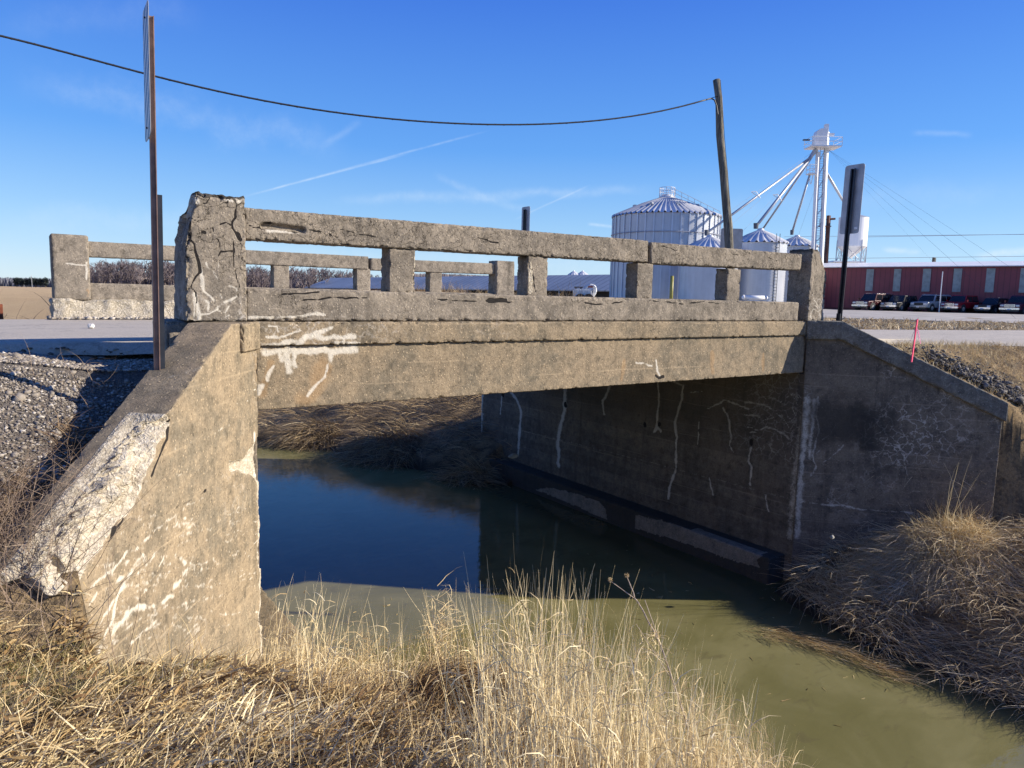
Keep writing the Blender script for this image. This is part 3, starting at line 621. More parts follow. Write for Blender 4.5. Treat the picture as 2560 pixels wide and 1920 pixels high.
cbox('footing', (8.0, .95, .5), lambda a, b, c: np.stack([8.93 + c * .8, 6.08 + a, -4.4 + b], 1), C_FOOT, ab, (.02, .02, .04), .02, .04, .006, 36, None, mk_ft)
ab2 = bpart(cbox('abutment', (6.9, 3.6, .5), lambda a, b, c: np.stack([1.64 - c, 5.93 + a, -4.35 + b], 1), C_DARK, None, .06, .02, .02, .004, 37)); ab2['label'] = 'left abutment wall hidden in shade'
cbox('footing', (7.0, 1.6, .5), lambda a, b, c: np.stack([2.17 - c * .98, 5.3 + a, -4.6 + b], 1), C_SUN, ab2, .03, .02, .05, .006, 38)
# ================================================================== terrain
def ground_z(x, y):
    x = np.asarray(x, float); y = np.asarray(y, float); P2 = np.stack([x, y], -1).reshape(-1, 2)
    n1 = fbm(P2, .6, 3, 201).reshape(x.shape); n2 = fbm(P2, 3.0, 3, 202).reshape(x.shape); n3 = fbm(P2, .02, 3, 203).reshape(x.shape)
    dist = np.hypot(x, y)
    top = -.33 + .45 * sstep(dist, 18, 75) + .02 * n1 + .012 * n2
    top = top - .09 * sstep(x, 9, 12) * sstep(dist, 60, 20)
    top = np.where((y > 6.95) & (y < 12.6) & (x < 11), -.30, top)
    top = np.where((y > 5.9) & (y <= 6.95) & (x < 1.7), -.275 - .09 * sstep(x, -.1, .7), top)
    # left creek bank (the photographer's side)
    s = x - 1.33 + .55 * (np.maximum(y, -.5) - 2.66)
    s = np.where(y > 6.2, 9, s); s = s + .10 * n1
    pl = np.interp(s, [-9, -3, -.9, -.3, 0, .5, 1.0, 1.5, 2.1, 2.6, 2.9, 4, 40], [-1.2, -1.36, -1.30, -1.40, -1.55, -1.92, -2.34, -2.75, -3.15, -3.6, -3.9, -4.5, -4.5])
    # right creek bank
    xw = np.interp(y, [-40, -5, 2.5, 4, 5.4, 6.2, 12.5, 15.5, 18.3, 19.2, 19.9, 20.6, 22, 30], [9.6, 8.8, 8.3, 8.15, 8.6, 9.0, 8.75, 7.4, 6.7, 5.6, 3.0, -6, -14, -60])
    r = x - xw + .15 * n1
    q1 = np.interp(r, [-3, -.6, 0, 1.0, 1.8, 2.3, 3.2, 4.3, 7, 12, 20], [-4.5, -4.4, -3.87, -3.40, -3.02, -2.85, -2.55, -2.15, -1.45, -.8, -.4])
    q2 = np.interp(r, [-3, -.6, 0, .8, 2, 3, 8, 13, 18], [-4.5, -4.4, -3.87, -3.3, -2.7, -2.45, -1.7, -.6, -.35])
    q = np.where(y > 13.5, q2, q1) + .06 * n1
    bear = np.degrees(np.arctan2(x, np.maximum(y, .1))); Dd_ = .571 * x + .812 * y
    cap = -3.62 + .25 * (Dd_ - (15.1 + np.clip(31.6 - bear, -8, 40) * .32))
    q = np.where(y > 13.5, np.minimum(q, np.maximum(cap, -4.5)), q)
    # left side beyond the bridge
    xl = np.interp(y, [12, 14, 16, 18, 20, 40], [1.6, 1.0, -2, -9, -30, -90])
    ql = np.interp(xl - x, [-1, 0, .5, 1.0, 1.8, 9], [-4.5, -3.87, -2.3, -1.2, -.55, -.32])
    ch = np.where(x > 5.2, q, pl)
    z = np.where(y < 5.93, ch, 0)
    under = (y >= 5.93) & (y <= 12.6)
    z = np.where(under, np.where((x > 1.5) & (x < 9.55), -4.5, top), z)
    far = y > 12.6
    z = np.where(far, np.minimum(top, np.maximum(np.where(x > xl, q, -9), np.where(x < xw, ql, -9))), z)
    # fills behind the wing walls
    dl = (x - WLp[0]) * WLn[0] + (y - WLp[1]) * WLn[1]
    slope = .592
    fl = np.interp(y, [1, 2.2, 3.0, 3.85, 4.5, 5.0, 5.5, 5.95], [-1.34, -1.33, -1.26, -1.12, -.78, -.54, -.37, -.275]) + .02 * n2 - .11 * sstep(x, -.1, .7) * sstep(y, 4.9, 5.7)
    near = y < 5.93
    k = sstep(dl, .10, .26)
    fl = fl - .26 * np.exp(-np.clip(dl - .33, 0, 9) / .45) * sstep(y, 3.9, 4.6) * sstep(y, 6.2, 5.6)
    z = np.where(near & (x < 1.7) & (dl <= .1), z - .42 * np.exp(-((x - .42) ** 2 + (y - 4.15) ** 2) / .42), z)
    z = np.where(near & (x < 1.7) & (dl > 0) & (y > 3.2), z * (1 - k) + fl * k, z)
    kk = sstep(y, 3.9, 3.3)
    z = np.where(near & (x < .25) & (y > 2.6) & (y <= 3.9), z * kk + np.minimum(np.maximum(fl, z), fl) * (1 - kk), z)
    dr = (x - WRp[0]) * WRn[0] + (y - WRp[1]) * WRn[1]
    fr = np.minimum(-.40, -.622 * (5.95 - y) + .23 - .15)
    fr = np.maximum(fr, -1.35)
    fr = fr * sstep(x, 17, 11.5) + top * (1 - sstep(x, 17, 11.5)) - .05 * (x > 99)
    k = sstep(dr, .10, .28)
    kk = sstep(y, 3.3, 4.1)
    z = np.where(near & (x > 9.2) & (dr > 0), z * (1 - k * kk) + np.maximum(fr, np.where(x > 11.2, q, -9)) * k * kk, z)
    return z
def gz(x, y): return float(ground_z(np.array([x]), np.array([y]))[0])
def grow(a, b, far, n): return a + (b - a) * 0, np.geomspace(1, far, n)
def axis_coords(lo, hi, st, far, n):
    core = np.arange(lo, hi + 1e-6, st); g = np.geomspace(st * 1.5, far, n)
    return np.concatenate([lo - g[::-1], core, hi + g])
gx = axis_coords(-2.5, 13.5, .08, 4200, 60); gy = axis_coords(1.0, 15.0, .08, 4200, 60)
GX, GY = np.meshgrid(gx, gy, indexing='ij'); GZ = ground_z(GX, GY)
V = np.stack([GX.ravel(), GY.ravel(), GZ.ravel()], 1); ni, nj = len(gx), len(gy)
I, J = np.meshgrid(np.arange(ni - 1), np.arange(nj - 1), indexing='ij'); I = I.ravel(); J = J.ravel()
Fg = np.stack([I * nj + J, (I + 1) * nj + J, (I + 1) * nj + J + 1, I * nj + J + 1], 1)
m_g, t, b = material('winter_ground')
pos = t.new('ShaderNodeNewGeometry').outputs['Position']
big = t.noise(pos, .35, 5); mid = t.noise(pos, 3, 6, .65); fine = t.noise(pos, 24, 5, .75); vf = t.noise(pos, 90, 3, .7)
xyz = t.new('ShaderNodeSeparateXYZ'); t.put(xyz.inputs[0], pos)
soil = t.mix(mid, (.075, .058, .04), (.15, .12, .085)); straw = t.mix(fine, (.22, .15, .08), (.40, .295, .165))
field = t.mix(t.noise(t.scale(pos, (.02, .5, 1)), 1.0, 4), (.42, .29, .155), (.56, .42, .24))
c = t.mix(t.ss(t.math('ADD', mid, t.math('MULTIPLY', fine, .4)), .55, .85), soil, straw)
far_ = t.ss(xyz.outputs[1], 16, 30)
c = t.mix(far_, c, field)
grv = t.math('MULTIPLY', t.math('MULTIPLY', t.ss(xyz.outputs[1], 4.5, 5.1), t.ss(xyz.outputs[1], 7.6, 7.2)), t.ss(xyz.outputs[0], 1.75, 1.6)); vg = t.vor(pos, 60); c = t.mix(grv, c, t.mix(vg.outputs['Distance'], (.24, .21, .18), (.10, .088, .075)))
mud = t.ss(xyz.outputs[2], -3.55, -3.85); c = t.mix(mud, c, (.05, .042, .03))
c = t.mix(1.0, c, t.lin(vf, .3, .7, .7, 1.3), 'MULTIPLY')
t.put(b.inputs['Base Color'], c); b.inputs['Roughness'].default_value = .97; b.inputs['Specular IOR Level'].default_value = .1
t.put(b.inputs['Normal'], t.bump(t.math('ADD', fine, vf), .8, .03))
tag(mesh_np('ground', V, Fg, m_g, None, True), kind='structure')
# ------------------------------------------------------------------ roads
m_rd, t, b = material('worn_asphalt')
pos = t.new('ShaderNodeNewGeometry').outputs['Position']
wt = t.noise(t.scale(pos, (.12, 1.6, 1)), 1.0, 5, .6); fine = t.noise(pos, 60, 4, .8); md = t.noise(pos, 2.2, 5, .65)
c = t.mix(wt, (.37, .325, .262), (.48, .43, .355)); c = t.mix(1.0, c, t.lin(fine, .3, .7, .75, 1.25), 'MULTIPLY')
c = t.mix(t.ss(md, .58, .75), c, (.20, .19, .175))
v = t.vor(t.vmath('ADD', pos, t.noise(pos, 2, 4, .6, 0, 1)), .9, 'DISTANCE_TO_EDGE').outputs['Distance']
c = t.mix(t.math('MULTIPLY', t.ss(v, .02, .004), .25), c, (.07, .065, .06))
t.put(b.inputs['Base Color'], c); b.inputs['Roughness'].default_value = .85; t.put(b.inputs['Normal'], t.bump(fine, .5, .01))
def strip(name, near, farp, mat, z=None, n=60, zoff=.03, skirt=0):
    """ribbon between two polylines resampled to n stations, draped on the ground"""
    def rs(p):
        p = np.array(p, float); d = np.r_[0, np.cumsum(np.linalg.norm(np.diff(p, axis=0), axis=1))]; u = np.linspace(0, d[-1], n)
        return np.stack([np.interp(u, d, p[:, k]) for k in range(2)], 1)
    A_, B_ = rs(near), rs(farp); m = 9; V = []
    for k in range(m): V.append(A_ + (B_ - A_) * k / (m - 1))
    if skirt: e_ = (A_ - B_) / np.linalg.norm(A_ - B_, axis=1, keepdims=True); V.insert(0, A_ + e_ * .10); m += 1
    V = np.concatenate(V); zz = ground_z(V[:, 0], V[:, 1]) + zoff if z is None else z(V[:, 0], V[:, 1])
    if skirt: zz[:n] -= skirt + .03 * fbm(V[:n], 3, 3, 9)
    V = np.c_[V, zz]; F_ = []
    for k in range(m - 1):
        i = np.arange(n - 1); F_.append(np.stack([k * n + i, k * n + i + 1, (k + 1) * n + i + 1, (k + 1) * n + i], 1))
    F_ = np.concatenate(F_)
    a_, b__, c_ = V[F_[5, 0]], V[F_[5, 1]], V[F_[5, 2]]
    if np.cross(b__ - a_, c_ - a_)[2] < 0: F_ = F_[:, ::-1]
    return tag(mesh_np(name, V, F_, mat, None, True), kind='structure')
road_z = lambda x, y: -.20 + np.where(x > 9.6, -.13 * sstep(x, 9.6, 13), 0) + np.where(x < .5, -.04 * sstep(x, .5, -3), 0) + .45 * sstep(np.hypot(x, y), 18, 75) - .02 * np.abs(y - 9.2) / 3
strip('road', [(-140, 7.0), (-2, 6.97), (1.0, 6.9), (1.6, 6.32), (9.3, 6.32), (11.5, 6.4), (12.65, 6.5), (14.7, 5.2), (18, 3.1), (24, -.7), (40, -11)],
      [(-140, 12.2), (-2, 12.2), (1.0, 12.22), (1.6, 12.24), (9.3, 12.24), (11, 12.0), (13, 11.0), (16.9, 9.2), (22.4, 8.0), (40, 4.2), (60, 0)], m_rd, road_z, 700, .03, .10)
m_lot = simple('gravel_lot', (.36, .33, .29), .95, var=.2, vs=.6, bump=.6, bs=12)
WB = .5
strip('parking_lot', [(30, 40), (27, 20), (33, 10), (45, 4), (70, -10)], [(58, 105), (95, 62), (100, 40), (105, 10), (110, -25)], m_lot, None, 60, .03)
m_rub = simple('road_shoulder_gravel', (.33, .30, .26), .95, var=.3, vs=9, bump=1.0, bs=30)
# ------------------------------------------------------------------ creek water
m_w, t, b = material('turbid_creek_water')
pos = t.new('ShaderNodeNewGeometry').outputs['Position']
xyz = t.new('ShaderNodeSeparateXYZ'); t.put(xyz.inputs[0], pos)
st = t.noise(t.scale(pos, (.9, .9, 1)), 1.0, 5, .55, .8); st2 = t.noise(t.scale(pos, (2.2, 5.5, 1)), 1.0, 5, .6, 1.2)
c = t.mix(t.ss(st, .3, .7), (.142, .132, .052), (.205, .188, .086)); c = t.mix(t.math('MULTIPLY', t.ss(st2, .55, .72), .5), c, (.115, .10, .05))
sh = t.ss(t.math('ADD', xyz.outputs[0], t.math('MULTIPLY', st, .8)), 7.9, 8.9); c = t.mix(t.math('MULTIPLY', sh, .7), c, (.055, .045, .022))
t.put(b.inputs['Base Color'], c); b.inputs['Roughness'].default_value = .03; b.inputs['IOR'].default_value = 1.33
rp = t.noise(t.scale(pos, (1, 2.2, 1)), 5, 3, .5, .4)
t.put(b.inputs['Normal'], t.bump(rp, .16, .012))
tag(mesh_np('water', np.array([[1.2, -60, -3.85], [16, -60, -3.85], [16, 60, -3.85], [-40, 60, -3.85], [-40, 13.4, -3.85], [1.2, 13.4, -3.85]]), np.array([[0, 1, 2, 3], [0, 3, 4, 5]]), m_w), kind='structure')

# ================================================================== vegetation
def blade_mat(name, stops, rough=.7, trans=.15):
    m, t, b = material(name)
    a = t.new('ShaderNodeAttribute', attribute_name='tint')
    pos = t.new('ShaderNodeNewGeometry').outputs['Position']; n = t.noise(pos, 60, 3)
    c = t.ramp(a.outputs['Fac'], stops); c = t.mix(1.0, c, t.lin(n, .3, .7, .8, 1.2), 'MULTIPLY')
    t.put(b.inputs['Base Color'], c); b.inputs['Roughness'].default_value = rough; b.inputs['Specular IOR Level'].default_value = .25
    tr = t.new('ShaderNodeBsdfTranslucent'); t.put(tr.inputs[0], c); mx = t.new('ShaderNodeMixShader'); mx.inputs[0].default_value = trans
    t.l.new(b.outputs[0], mx.inputs[1]); t.l.new(tr.outputs[0], mx.inputs[2]); t.l.new(mx.outputs[0], t.n['Material Output'].inputs[0]); return m
STRAW = blade_mat('straw', [(0, (.15, .085, .035)), (.25, (.35, .23, .10)), (.55, (.60, .455, .23)), (.85, (.78, .635, .36)), (1, (.85, .74, .48))])
STRAW_DK = blade_mat('weathered_straw', [(0, (.17, .115, .06)), (.35, (.42, .31, .18)), (.7, (.66, .53, .33)), (1, (.82, .71, .50))])
STRAW_DK0 = blade_mat('brown_grass', [(0, (.10, .06, .035)), (.5, (.26, .175, .10)), (1, (.50, .38, .23))])
GREENISH = blade_mat('mixed_turf', [(0, (.10, .11, .035)), (.3, (.24, .22, .08)), (.6, (.46, .38, .20)), (1, (.62, .52, .32))])
TWIG = blade_mat('twigs', [(0, (.10, .07, .055)), (.5, (.20, .145, .105)), (1, (.34, .26, .19))], .8, 0)
def blades(base, d0, length, width, seg=3, droop=.5, side=.0, rg=RNG, lift=0.0, stiff=None, wob=.06):
    """tapered ribbons. base (N,3), d0 (N,3) start direction, droop: pull of the direction toward the bend vector with arc length"""
    N = len(base); d = d0 / np.linalg.norm(d0, axis=1, keepdims=True); L = length[:, None] / seg
    bend = np.stack([rg.normal(0, side + 1e-6, N), rg.normal(0, side + 1e-6, N), -np.ones(N) * droop], 1) if np.ndim(droop) == 0 else droop
    wv = np.cross(d, rg.normal(0, 1, (N, 3))); wv /= np.linalg.norm(wv, axis=1, keepdims=True) + 1e-9
    P = base.copy(); V = []
    for k in range(seg + 1):
        w = width * (1 - .85 * (k / seg) ** 1.5)
        V += [P - wv * w[:, None] / 2, P + wv * w[:, None] / 2]
        P = P + d * L; d = d + bend / seg + rg.normal(0, wob, (N, 3)); d /= np.linalg.norm(d, axis=1, keepdims=True)
    V = np.stack(V, 1)  # N,2(seg+1),3
    n2 = 2 * (seg + 1); off = (np.arange(N) * n2)[:, None]
    F_ = np.concatenate([np.stack([off[:, 0] + 2 * k, off[:, 0] + 2 * k + 1, off[:, 0] + 2 * k + 3, off[:, 0] + 2 * k + 2], 1) for k in range(seg)])
    return V.reshape(-1, 3), F_, n2
def blade_obj(name, parts, mat, parent=None):
    Vs, Fs, T, o = [], [], [], 0
    for V, F_, n2, tint in parts: Vs.append(V); Fs.append(F_ + o); T.append(np.repeat(tint, n2)); o += len(V)
    return mesh_np(name, np.concatenate(Vs), np.concatenate(Fs), mat, parent, False, {'tint': np.concatenate(T)})
def scatter(n, x0, x1, y0, y1, keep, rg=RNG):
    x = rg.uniform(x0, x1, n); y = rg.uniform(y0, y1, n); z = ground_z(x, y); k = keep(x, y, z); return np.stack([x, y, z], 1)[k]
def updir(N, spread, rg=RNG, lean=(0, 0)): return np.stack([rg.normal(lean[0], spread, N), rg.normal(lean[1], spread, N), np.ones(N)], 1)
def clump(P, sc, seed): return vnoise(P[:, :2], sc, seed)
def project(P):
    c = (P - CAM) @ R; return CX + F * c[:, 0] / -c[:, 2], CY - F * c[:, 1] / -c[:, 2], -c[:, 2]
dWL = lambda x, y: (x - WLp[0]) * WLn[0] + (y - WLp[1]) * WLn[1]
tWL = lambda x, y: (x - WLp[0]) * WLd[0] + (y - WLp[1]) * WLd[1]
def front_left(x, y, z):   # photographer's bank in front of the left wing
    return (z > -3.8) & ((dWL(x, y) < -.02) | (tWL(x, y) > 2.8)) & (y < 6.0) & ~((x > 1.6) & (x < 2.25) & (y > 5.25))
P_ = scatter(95000, -.9, 4.4, .9, 5.9, lambda x, y, z: front_left(x, y, z) & (vnoise(np.stack([x, y], 1), 4.5, 17) + RNG.uniform(0, .55, len(x)) > .42))
# matted short dry grass
N = len(P_); az = RNG.normal(2.2, 1.3, N); fl_ = RNG.uniform(.12, 1.1, N)
d0 = np.stack([np.sin(az), np.cos(az), fl_], 1)
ln = RNG.uniform(.05, .21, N) * (.6 + .8 * clump(P_, 2.2, 7)) * (.55 + .45 * sstep(P_[:, 1] + P_[:, 0] * .3, 4.2, 3.2)); V1 = blades(P_ + [0, 0, .005], d0, ln, RNG.uniform(.003, .010, N), 3, .9, .3)
tn = np.clip(RNG.normal(.46, .2, N) + .7 * (clump(P_, 1.6, 3) - .5) + .5 * (clump(P_, 6, 13) - .5), 0, 1)
G1 = (*V1, tn)
PL_ = scatter(9000, -.9, 4.4, .9, 5.9, front_left); N = len(PL_); az = RNG.uniform(0, 6.28, N)
VL = blades(PL_ + [0, 0, .02] + np.c_[np.zeros((N, 2)), RNG.uniform(0, .07, N)], np.stack([np.cos(az), np.sin(az), RNG.uniform(-.1, .5, N)], 1), RNG.uniform(.03, .09, N), RNG.uniform(.007, .016, N), 3, .4, .3, wob=.2)
tag(blade_obj('leaf_litter', [(*VL, np.clip(RNG.normal(.18, .2, N), 0, 1))], STRAW), 'curled brown leaf litter lying among the dry grass of the near bank', 'leaf litter', kind='stuff')
P2 = scatter(16000, -.9, 4.4, .9, 5.9, lambda x, y, z: front_left(x, y, z) & ((dWL(x, y) < -.45) | (tWL(x, y) > 3.1) | (RNG.random(len(x)) < .25))); N = len(P2)
V2 = blades(P2, updir(N, .35, lean=(.15, -.05)), RNG.uniform(.08, .24, N) * (.5 + .9 * clump(P2, 1.8, 9)), RNG.uniform(.002, .0045, N), 4, .45, .35)
G2 = (*V2, np.clip(RNG.normal(.6, .2, N), 0, 1))
tag(blade_obj('dry_grass', [G1, G2], STRAW), 'tangled short straw-coloured grass covering the near bank below the sunlit wing wall', 'grass', kind='stuff')
P9_ = scatter(16000, -1.2, .9, 3.4, 5.1, lambda x, y, z: (dWL(x, y) > .34) & (z > -1.35) & (vnoise(np.stack([x, y], 1), 3, 19) + .35 * sstep(y, 5.0, 4.2) > .62)); N = len(P9_); az = RNG.uniform(0, 6.28, N)
V9 = blades(P9_, np.stack([np.cos(az), np.sin(az), RNG.uniform(.2, 1.5, N)], 1), RNG.uniform(.06, .26, N), RNG.uniform(.003, .006, N), 4, .8, .4, wob=.12)
tag(blade_obj('slope_grass', [(*V9, np.clip(RNG.normal(.3, .25, N), 0, 1))], STRAW_DK0), 'brown dead grass growing through the gravel slope behind the left wing wall', 'grass', kind='stuff')
# greener turf in the bottom left corner
P3 = scatter(26000, -.6, 1.1, 1.4, 3.6, lambda x, y, z: front_left(x, y, z) & (vnoise(np.stack([x, y], 1), 1.8, 12) + .35 * sstep(x, .9, -.3) > .72)); N = len(P3)
V3 = blades(P3, updir(N, .55), RNG.uniform(.03, .11, N), RNG.uniform(.002, .004, N), 2, .5, .4)
tag(blade_obj('turf', [(*V3, np.clip(RNG.normal(.42, .25, N), 0, 1))], GREENISH), 'short yellow-green turf in the bottom left corner', 'turf', kind='stuff')
# tall pale stems between the photographer and the creek
def tall(zone, n, x0, x1, y0, y1, h0, h1, lean, seed, dens, lim=None):
    rg = np.random.default_rng(seed)
    P = scatter(n, x0, x1, y0, y1, lambda x, y, z: front_left(x, y, z) & (z > -3.8), rg)
    px, py, D = project(P + [0, 0, .35]); keep = zone(px, py, P) & (vnoise(P[:, :2], 3.5, seed) > dens); P = P[keep]; N = len(P)
    L = rg.uniform(h0, h1, N)
    if lim is not None:
        px, py, D = project(P); L = np.clip(np.minimum(L, (py - np.interp(px, lim[0], lim[1]) + rg.normal(0, 25, N)) * D / F * 1.04), .05, None) * rg.uniform(.72, 1, N)
    A = blades(P, updir(N, .13, rg, lean), L, rg.uniform(.0024, .0044, N), 5, .12, .16, rg, wob=.03)
    # small side leaves near mid height
    m = N * 2; idx = rg.integers(0, N, m); fr_ = rg.uniform(.3, .9, m); n2 = A[2]; V = A[0].reshape(N, n2, 3); kk = np.clip((fr_ * 5).astype(int), 0, 4)
    B0 = V[idx, kk * 2]; az = rg.uniform(0, 6.28, m)
    B = blades(B0, np.stack([np.cos(az), np.sin(az), rg.uniform(.2, 1.6, m)], 1), rg.uniform(.04, .14, m), rg.uniform(.002, .005, m), 3, 1.4, .3, rg)
    return [(*A, np.clip(rg.normal(.85, .12, N), 0, 1)), (*B, np.clip(rg.normal(.7, .18, m), 0, 1))]
tz = lambda px, py, P: (px > 1215 + 260 * (vnoise(P[:, :2], 5, 77) - .5) + RNG.normal(0, 45, len(px))) & (px < 1960)
T1 = tall(tz, 7500, .9, 4.3, 1.1, 4.2, .55, 1.05, (.02, .10), 301, .30, ([1150, 1250, 1450, 1560, 1650, 1780, 1900, 1980], [1470, 1420, 1420, 1500, 1570, 1690, 1800, 1860]))
o = blade_obj('tall_grass', T1, STRAW); tag(o, 'tall pale dry grass stems standing against the water at bottom centre', 'tall grass', kind='stuff')
T2 = tall(lambda px, py, P: (px > 640) & (px < 1120), 5000, .9, 3.4, 2.6, 5.6, .22, .55, (.12, .05), 302, .55)
tag(blade_obj('tall_grass', T2, STRAW), 'wispy bent dry stems beside the foot of the sunlit wing wall', 'tall grass', kind='stuff')
# straw mat heap
def heap(name, cx, cy, rx, ry, h, n, mat, label, seed, az0, tnt, z0=None, wmul=1.0, droop=.8, lmin=.12, lmax=.38, parent=None, cat='grass'):
    rg = np.random.default_rng(seed); base_z = gz(cx, cy) if z0 is None else z0
    u = rg.uniform(0, 1, n) ** .5; th = rg.uniform(0, 6.283, n); X_ = cx + rx * u * np.cos(th); Y_ = cy + ry * u * np.sin(th)
    g_ = np.minimum(ground_z(X_, Y_), base_z + 1.0)
    Zt = g_ + h * (1 - u ** 2) * (.75 + .5 * vnoise(np.stack([X_, Y_], 1), 4, seed)) * rg.uniform(.75, 1, n)
    az = az0 + rg.normal(0, .75, n); P = np.stack([X_, Y_, Zt], 1)
    d0 = np.stack([np.cos(az) + .9 * u * np.cos(th), np.sin(az) + .9 * u * np.sin(th), rg.uniform(-.1, .45, n)], 1)
    A = blades(P, d0, rg.uniform(lmin, lmax, n), rg.uniform(.003, .007, n) * wmul, 4, droop, .25, rg)
    o = blade_obj(name, [(*A, np.clip(rg.normal(tnt, .22, n), 0, 1))], mat, parent)
    # dark core
    m_ = 26; uu, tt_ = np.meshgrid(np.linspace(0, 1, 9), np.linspace(0, 2 * np.pi, m_, endpoint=False), indexing='ij')
    cx_, cy_ = cx + rx * uu * np.cos(tt_), cy + ry * uu * np.sin(tt_); cz = ground_z(cx_, cy_) + h * .72 * (1 - uu ** 2) - .02
    Vc = np.stack([cx_.ravel(), cy_.ravel(), cz.ravel()], 1); Fc = []
    for i in range(8):
        for j in range(m_): Fc.append([i * m_ + j, (i + 1) * m_ + j, (i + 1) * m_ + (j + 1) % m_, i * m_ + (j + 1) % m_])
    core = mesh_np('thatch', Vc, np.array(Fc), M_THATCH, o, True)
    return tag(o, label, cat)
M_THATCH = simple('thatch', (.10, .075, .048), .95, var=.35, vs=30, bump=1, bs=60)
hp = at(1180, 1730, 3.45)
heap('straw_mound', hp[0], hp[1], .42, .36, .34, 4600, STRAW, 'flattened brown mound of matted straw in front of the tall pale stems', 311, -.6, .2)
hp = at(900, 1690, 3.9)
heap('straw_mound', hp[0], hp[1], .40, .34, .10, 2600, STRAW, 'low pale heap of fallen straw beside the wing wall foot', 312, .5, .6)
# right bank, matted grass draped toward the water
def right_near(x, y, z): return (z > -3.86) & (z < -1.5) & ((x - WRp[0]) * WRn[0] + (y - WRp[1]) * WRn[1] < -.02) & (y < 5.6)
def drape(n, x0, x1, y0, y1, keep, seed, l0, l1, tnt, wid=1.0, bump_=.10, flat=.25):
    rg = np.random.default_rng(seed); P = scatter(n, x0, x1, y0, y1, keep, rg); N = len(P); e = .12
    gx_ = (ground_z(P[:, 0] + e, P[:, 1]) - ground_z(P[:, 0] - e, P[:, 1])) / (2 * e); gy_ = (ground_z(P[:, 0], P[:, 1] + e) - ground_z(P[:, 0], P[:, 1] - e)) / (2 * e)
    g = np.stack([-gx_, -gy_, 0 * gx_], 1); g /= np.linalg.norm(g, axis=1, keepdims=True) + .15
    cl = vnoise(P[:, :2], 1.5, seed + 1); az = (vnoise(P[:, :2], 1.6, seed + 2) - .5) * 4.4 + rg.normal(0, .6, N)
    ca, sa = np.cos(az), np.sin(az); g2 = np.stack([g[:, 0] * ca - g[:, 1] * sa, g[:, 0] * sa + g[:, 1] * ca, np.full(N, flat)], 1)
    P = P + np.stack([0 * cl, 0 * cl, bump_ * 2.6 * np.clip(cl - .3, 0, 1) + rg.uniform(0, .05, N)], 1)
    A = blades(P, g2 + rg.normal(0, .12, (N, 3)), rg.uniform(l0, l1, N), rg.uniform(.004, .008, N) * wid, 5, .55, .12, rg, wob=.05)
    return (*A, np.clip(rg.normal(tnt, .22, N) + .3 * (vnoise(P[:, :2], 1.1, seed + 5) - .5), 0, 1))
tag(blade_obj('bank_grass', [drape(30000, 8.2, 13.5, -.5, 5.6, right_near, 321, .25, .6, .55), drape(6000, 8.2, 13.5, -.5, 5.6, right_near, 322, .12, .3, .75, .8, .1, .8)], STRAW_DK),
    'matted grey-brown dead grass draped over the right bank toward the water', 'grass', kind='stuff')
def far_bank(x, y, z): return (z > -3.86) & (z < -.3) & (y > 13.0) & (x > 3)
tag(blade_obj('bank_grass', [drape(26000, 3.0, 18, 13, 30, far_bank, 331, .35, .9, .22, 1.8, .42)], STRAW_DK), 'flattened reeds tinted dark for shade on the far creek bank seen under the bridge', 'grass', kind='stuff')  # low tint stands in for shade on this bank
for q_, (px, py, rx, hh, lb_) in enumerate([(760, 1075, .9, .35, 'drooping shaded grass tussock on the far bank, nearest the sunlit wing wall'), (930, 1110, 1.2, .5, 'broad shaded grass tussock in the middle of the far bank'), (1130, 1160, .95, .55, 'shaded grass tussock beside the far end of the abutment')]):
    tp_ = onZ(px, py, -3.4); heap('grass_tussock', tp_[0], tp_[1], rx, rx * .8, hh, 2600, STRAW_DK, lb_, 360 + q_, 3.6, .28, z0=-3.5, wmul=2.0, lmin=.3, lmax=.8)
lp = onZ(640, 1128, -3.75)
heap('grass_tussock', lp[0] + .1, lp[1], .45, .35, .26, 900, STRAW, 'small sunlit grass tuft at the water edge seen under the left end of the bridge', 335, 3.0, .7, z0=-3.8, wmul=2.5)
# mound and standing clump in front of right wing
heap('grass_tussock', 9.95, 4.35, .8, .8, .30, 7000, STRAW_DK, 'large rounded tussock of combed-down dead grass below the shaded wing wall', 341, 3.4, .62, droop=.9, lmin=.25, lmax=.6, wmul=1.1)
c0 = onP(2365, 1400, WRp - WRn * .55, WRn); c0 = np.array([c0[0], c0[1], 0]); 
rg = np.random.default_rng(343); N = 2600
th = rg.uniform(0, 6.28, N); rr_ = .42 * rg.uniform(0, 1, N) ** .6; Pq = np.stack([c0[0] + rr_ * np.cos(th) * 1.2, c0[1] + rr_ * np.sin(th), 0 * th], 1); Pq[:, 2] = ground_z(Pq[:, 0], Pq[:, 1]) + .12
Aq = blades(Pq, np.stack([rg.normal(-.1, .5, N) + .3 * np.cos(th) * rr_, rg.normal(0, .5, N), rg.uniform(.3, 1.2, N)], 1), rg.uniform(.15, .62, N), rg.uniform(.004, .010, N), 6, 1.1, .6, rg, wob=.18)
N2 = 9; P9 = np.tile([c0[0] + .03, c0[1], gz(c0[0], c0[1]) + .1], (N2, 1)) + rg.normal(0, .08, (N2, 3)) * [1, 1, .2]
A9 = blades(P9, np.stack([rg.normal(-.05, .15, N2), rg.normal(.0, .1, N2), np.ones(N2)], 1), rg.uniform(1.0, 1.45, N2), rg.uniform(.008, .012, N2), 7, .35, .25, rg, wob=.1)
tag(blade_obj('grass_clump', [(*Aq, np.clip(rg.normal(.62, .2, N), 0, 1)), (*A9, np.full(N2, .8))], STRAW), 'upright tan grass clump with long bent stems before the shaded wing wall', 'grass clump')
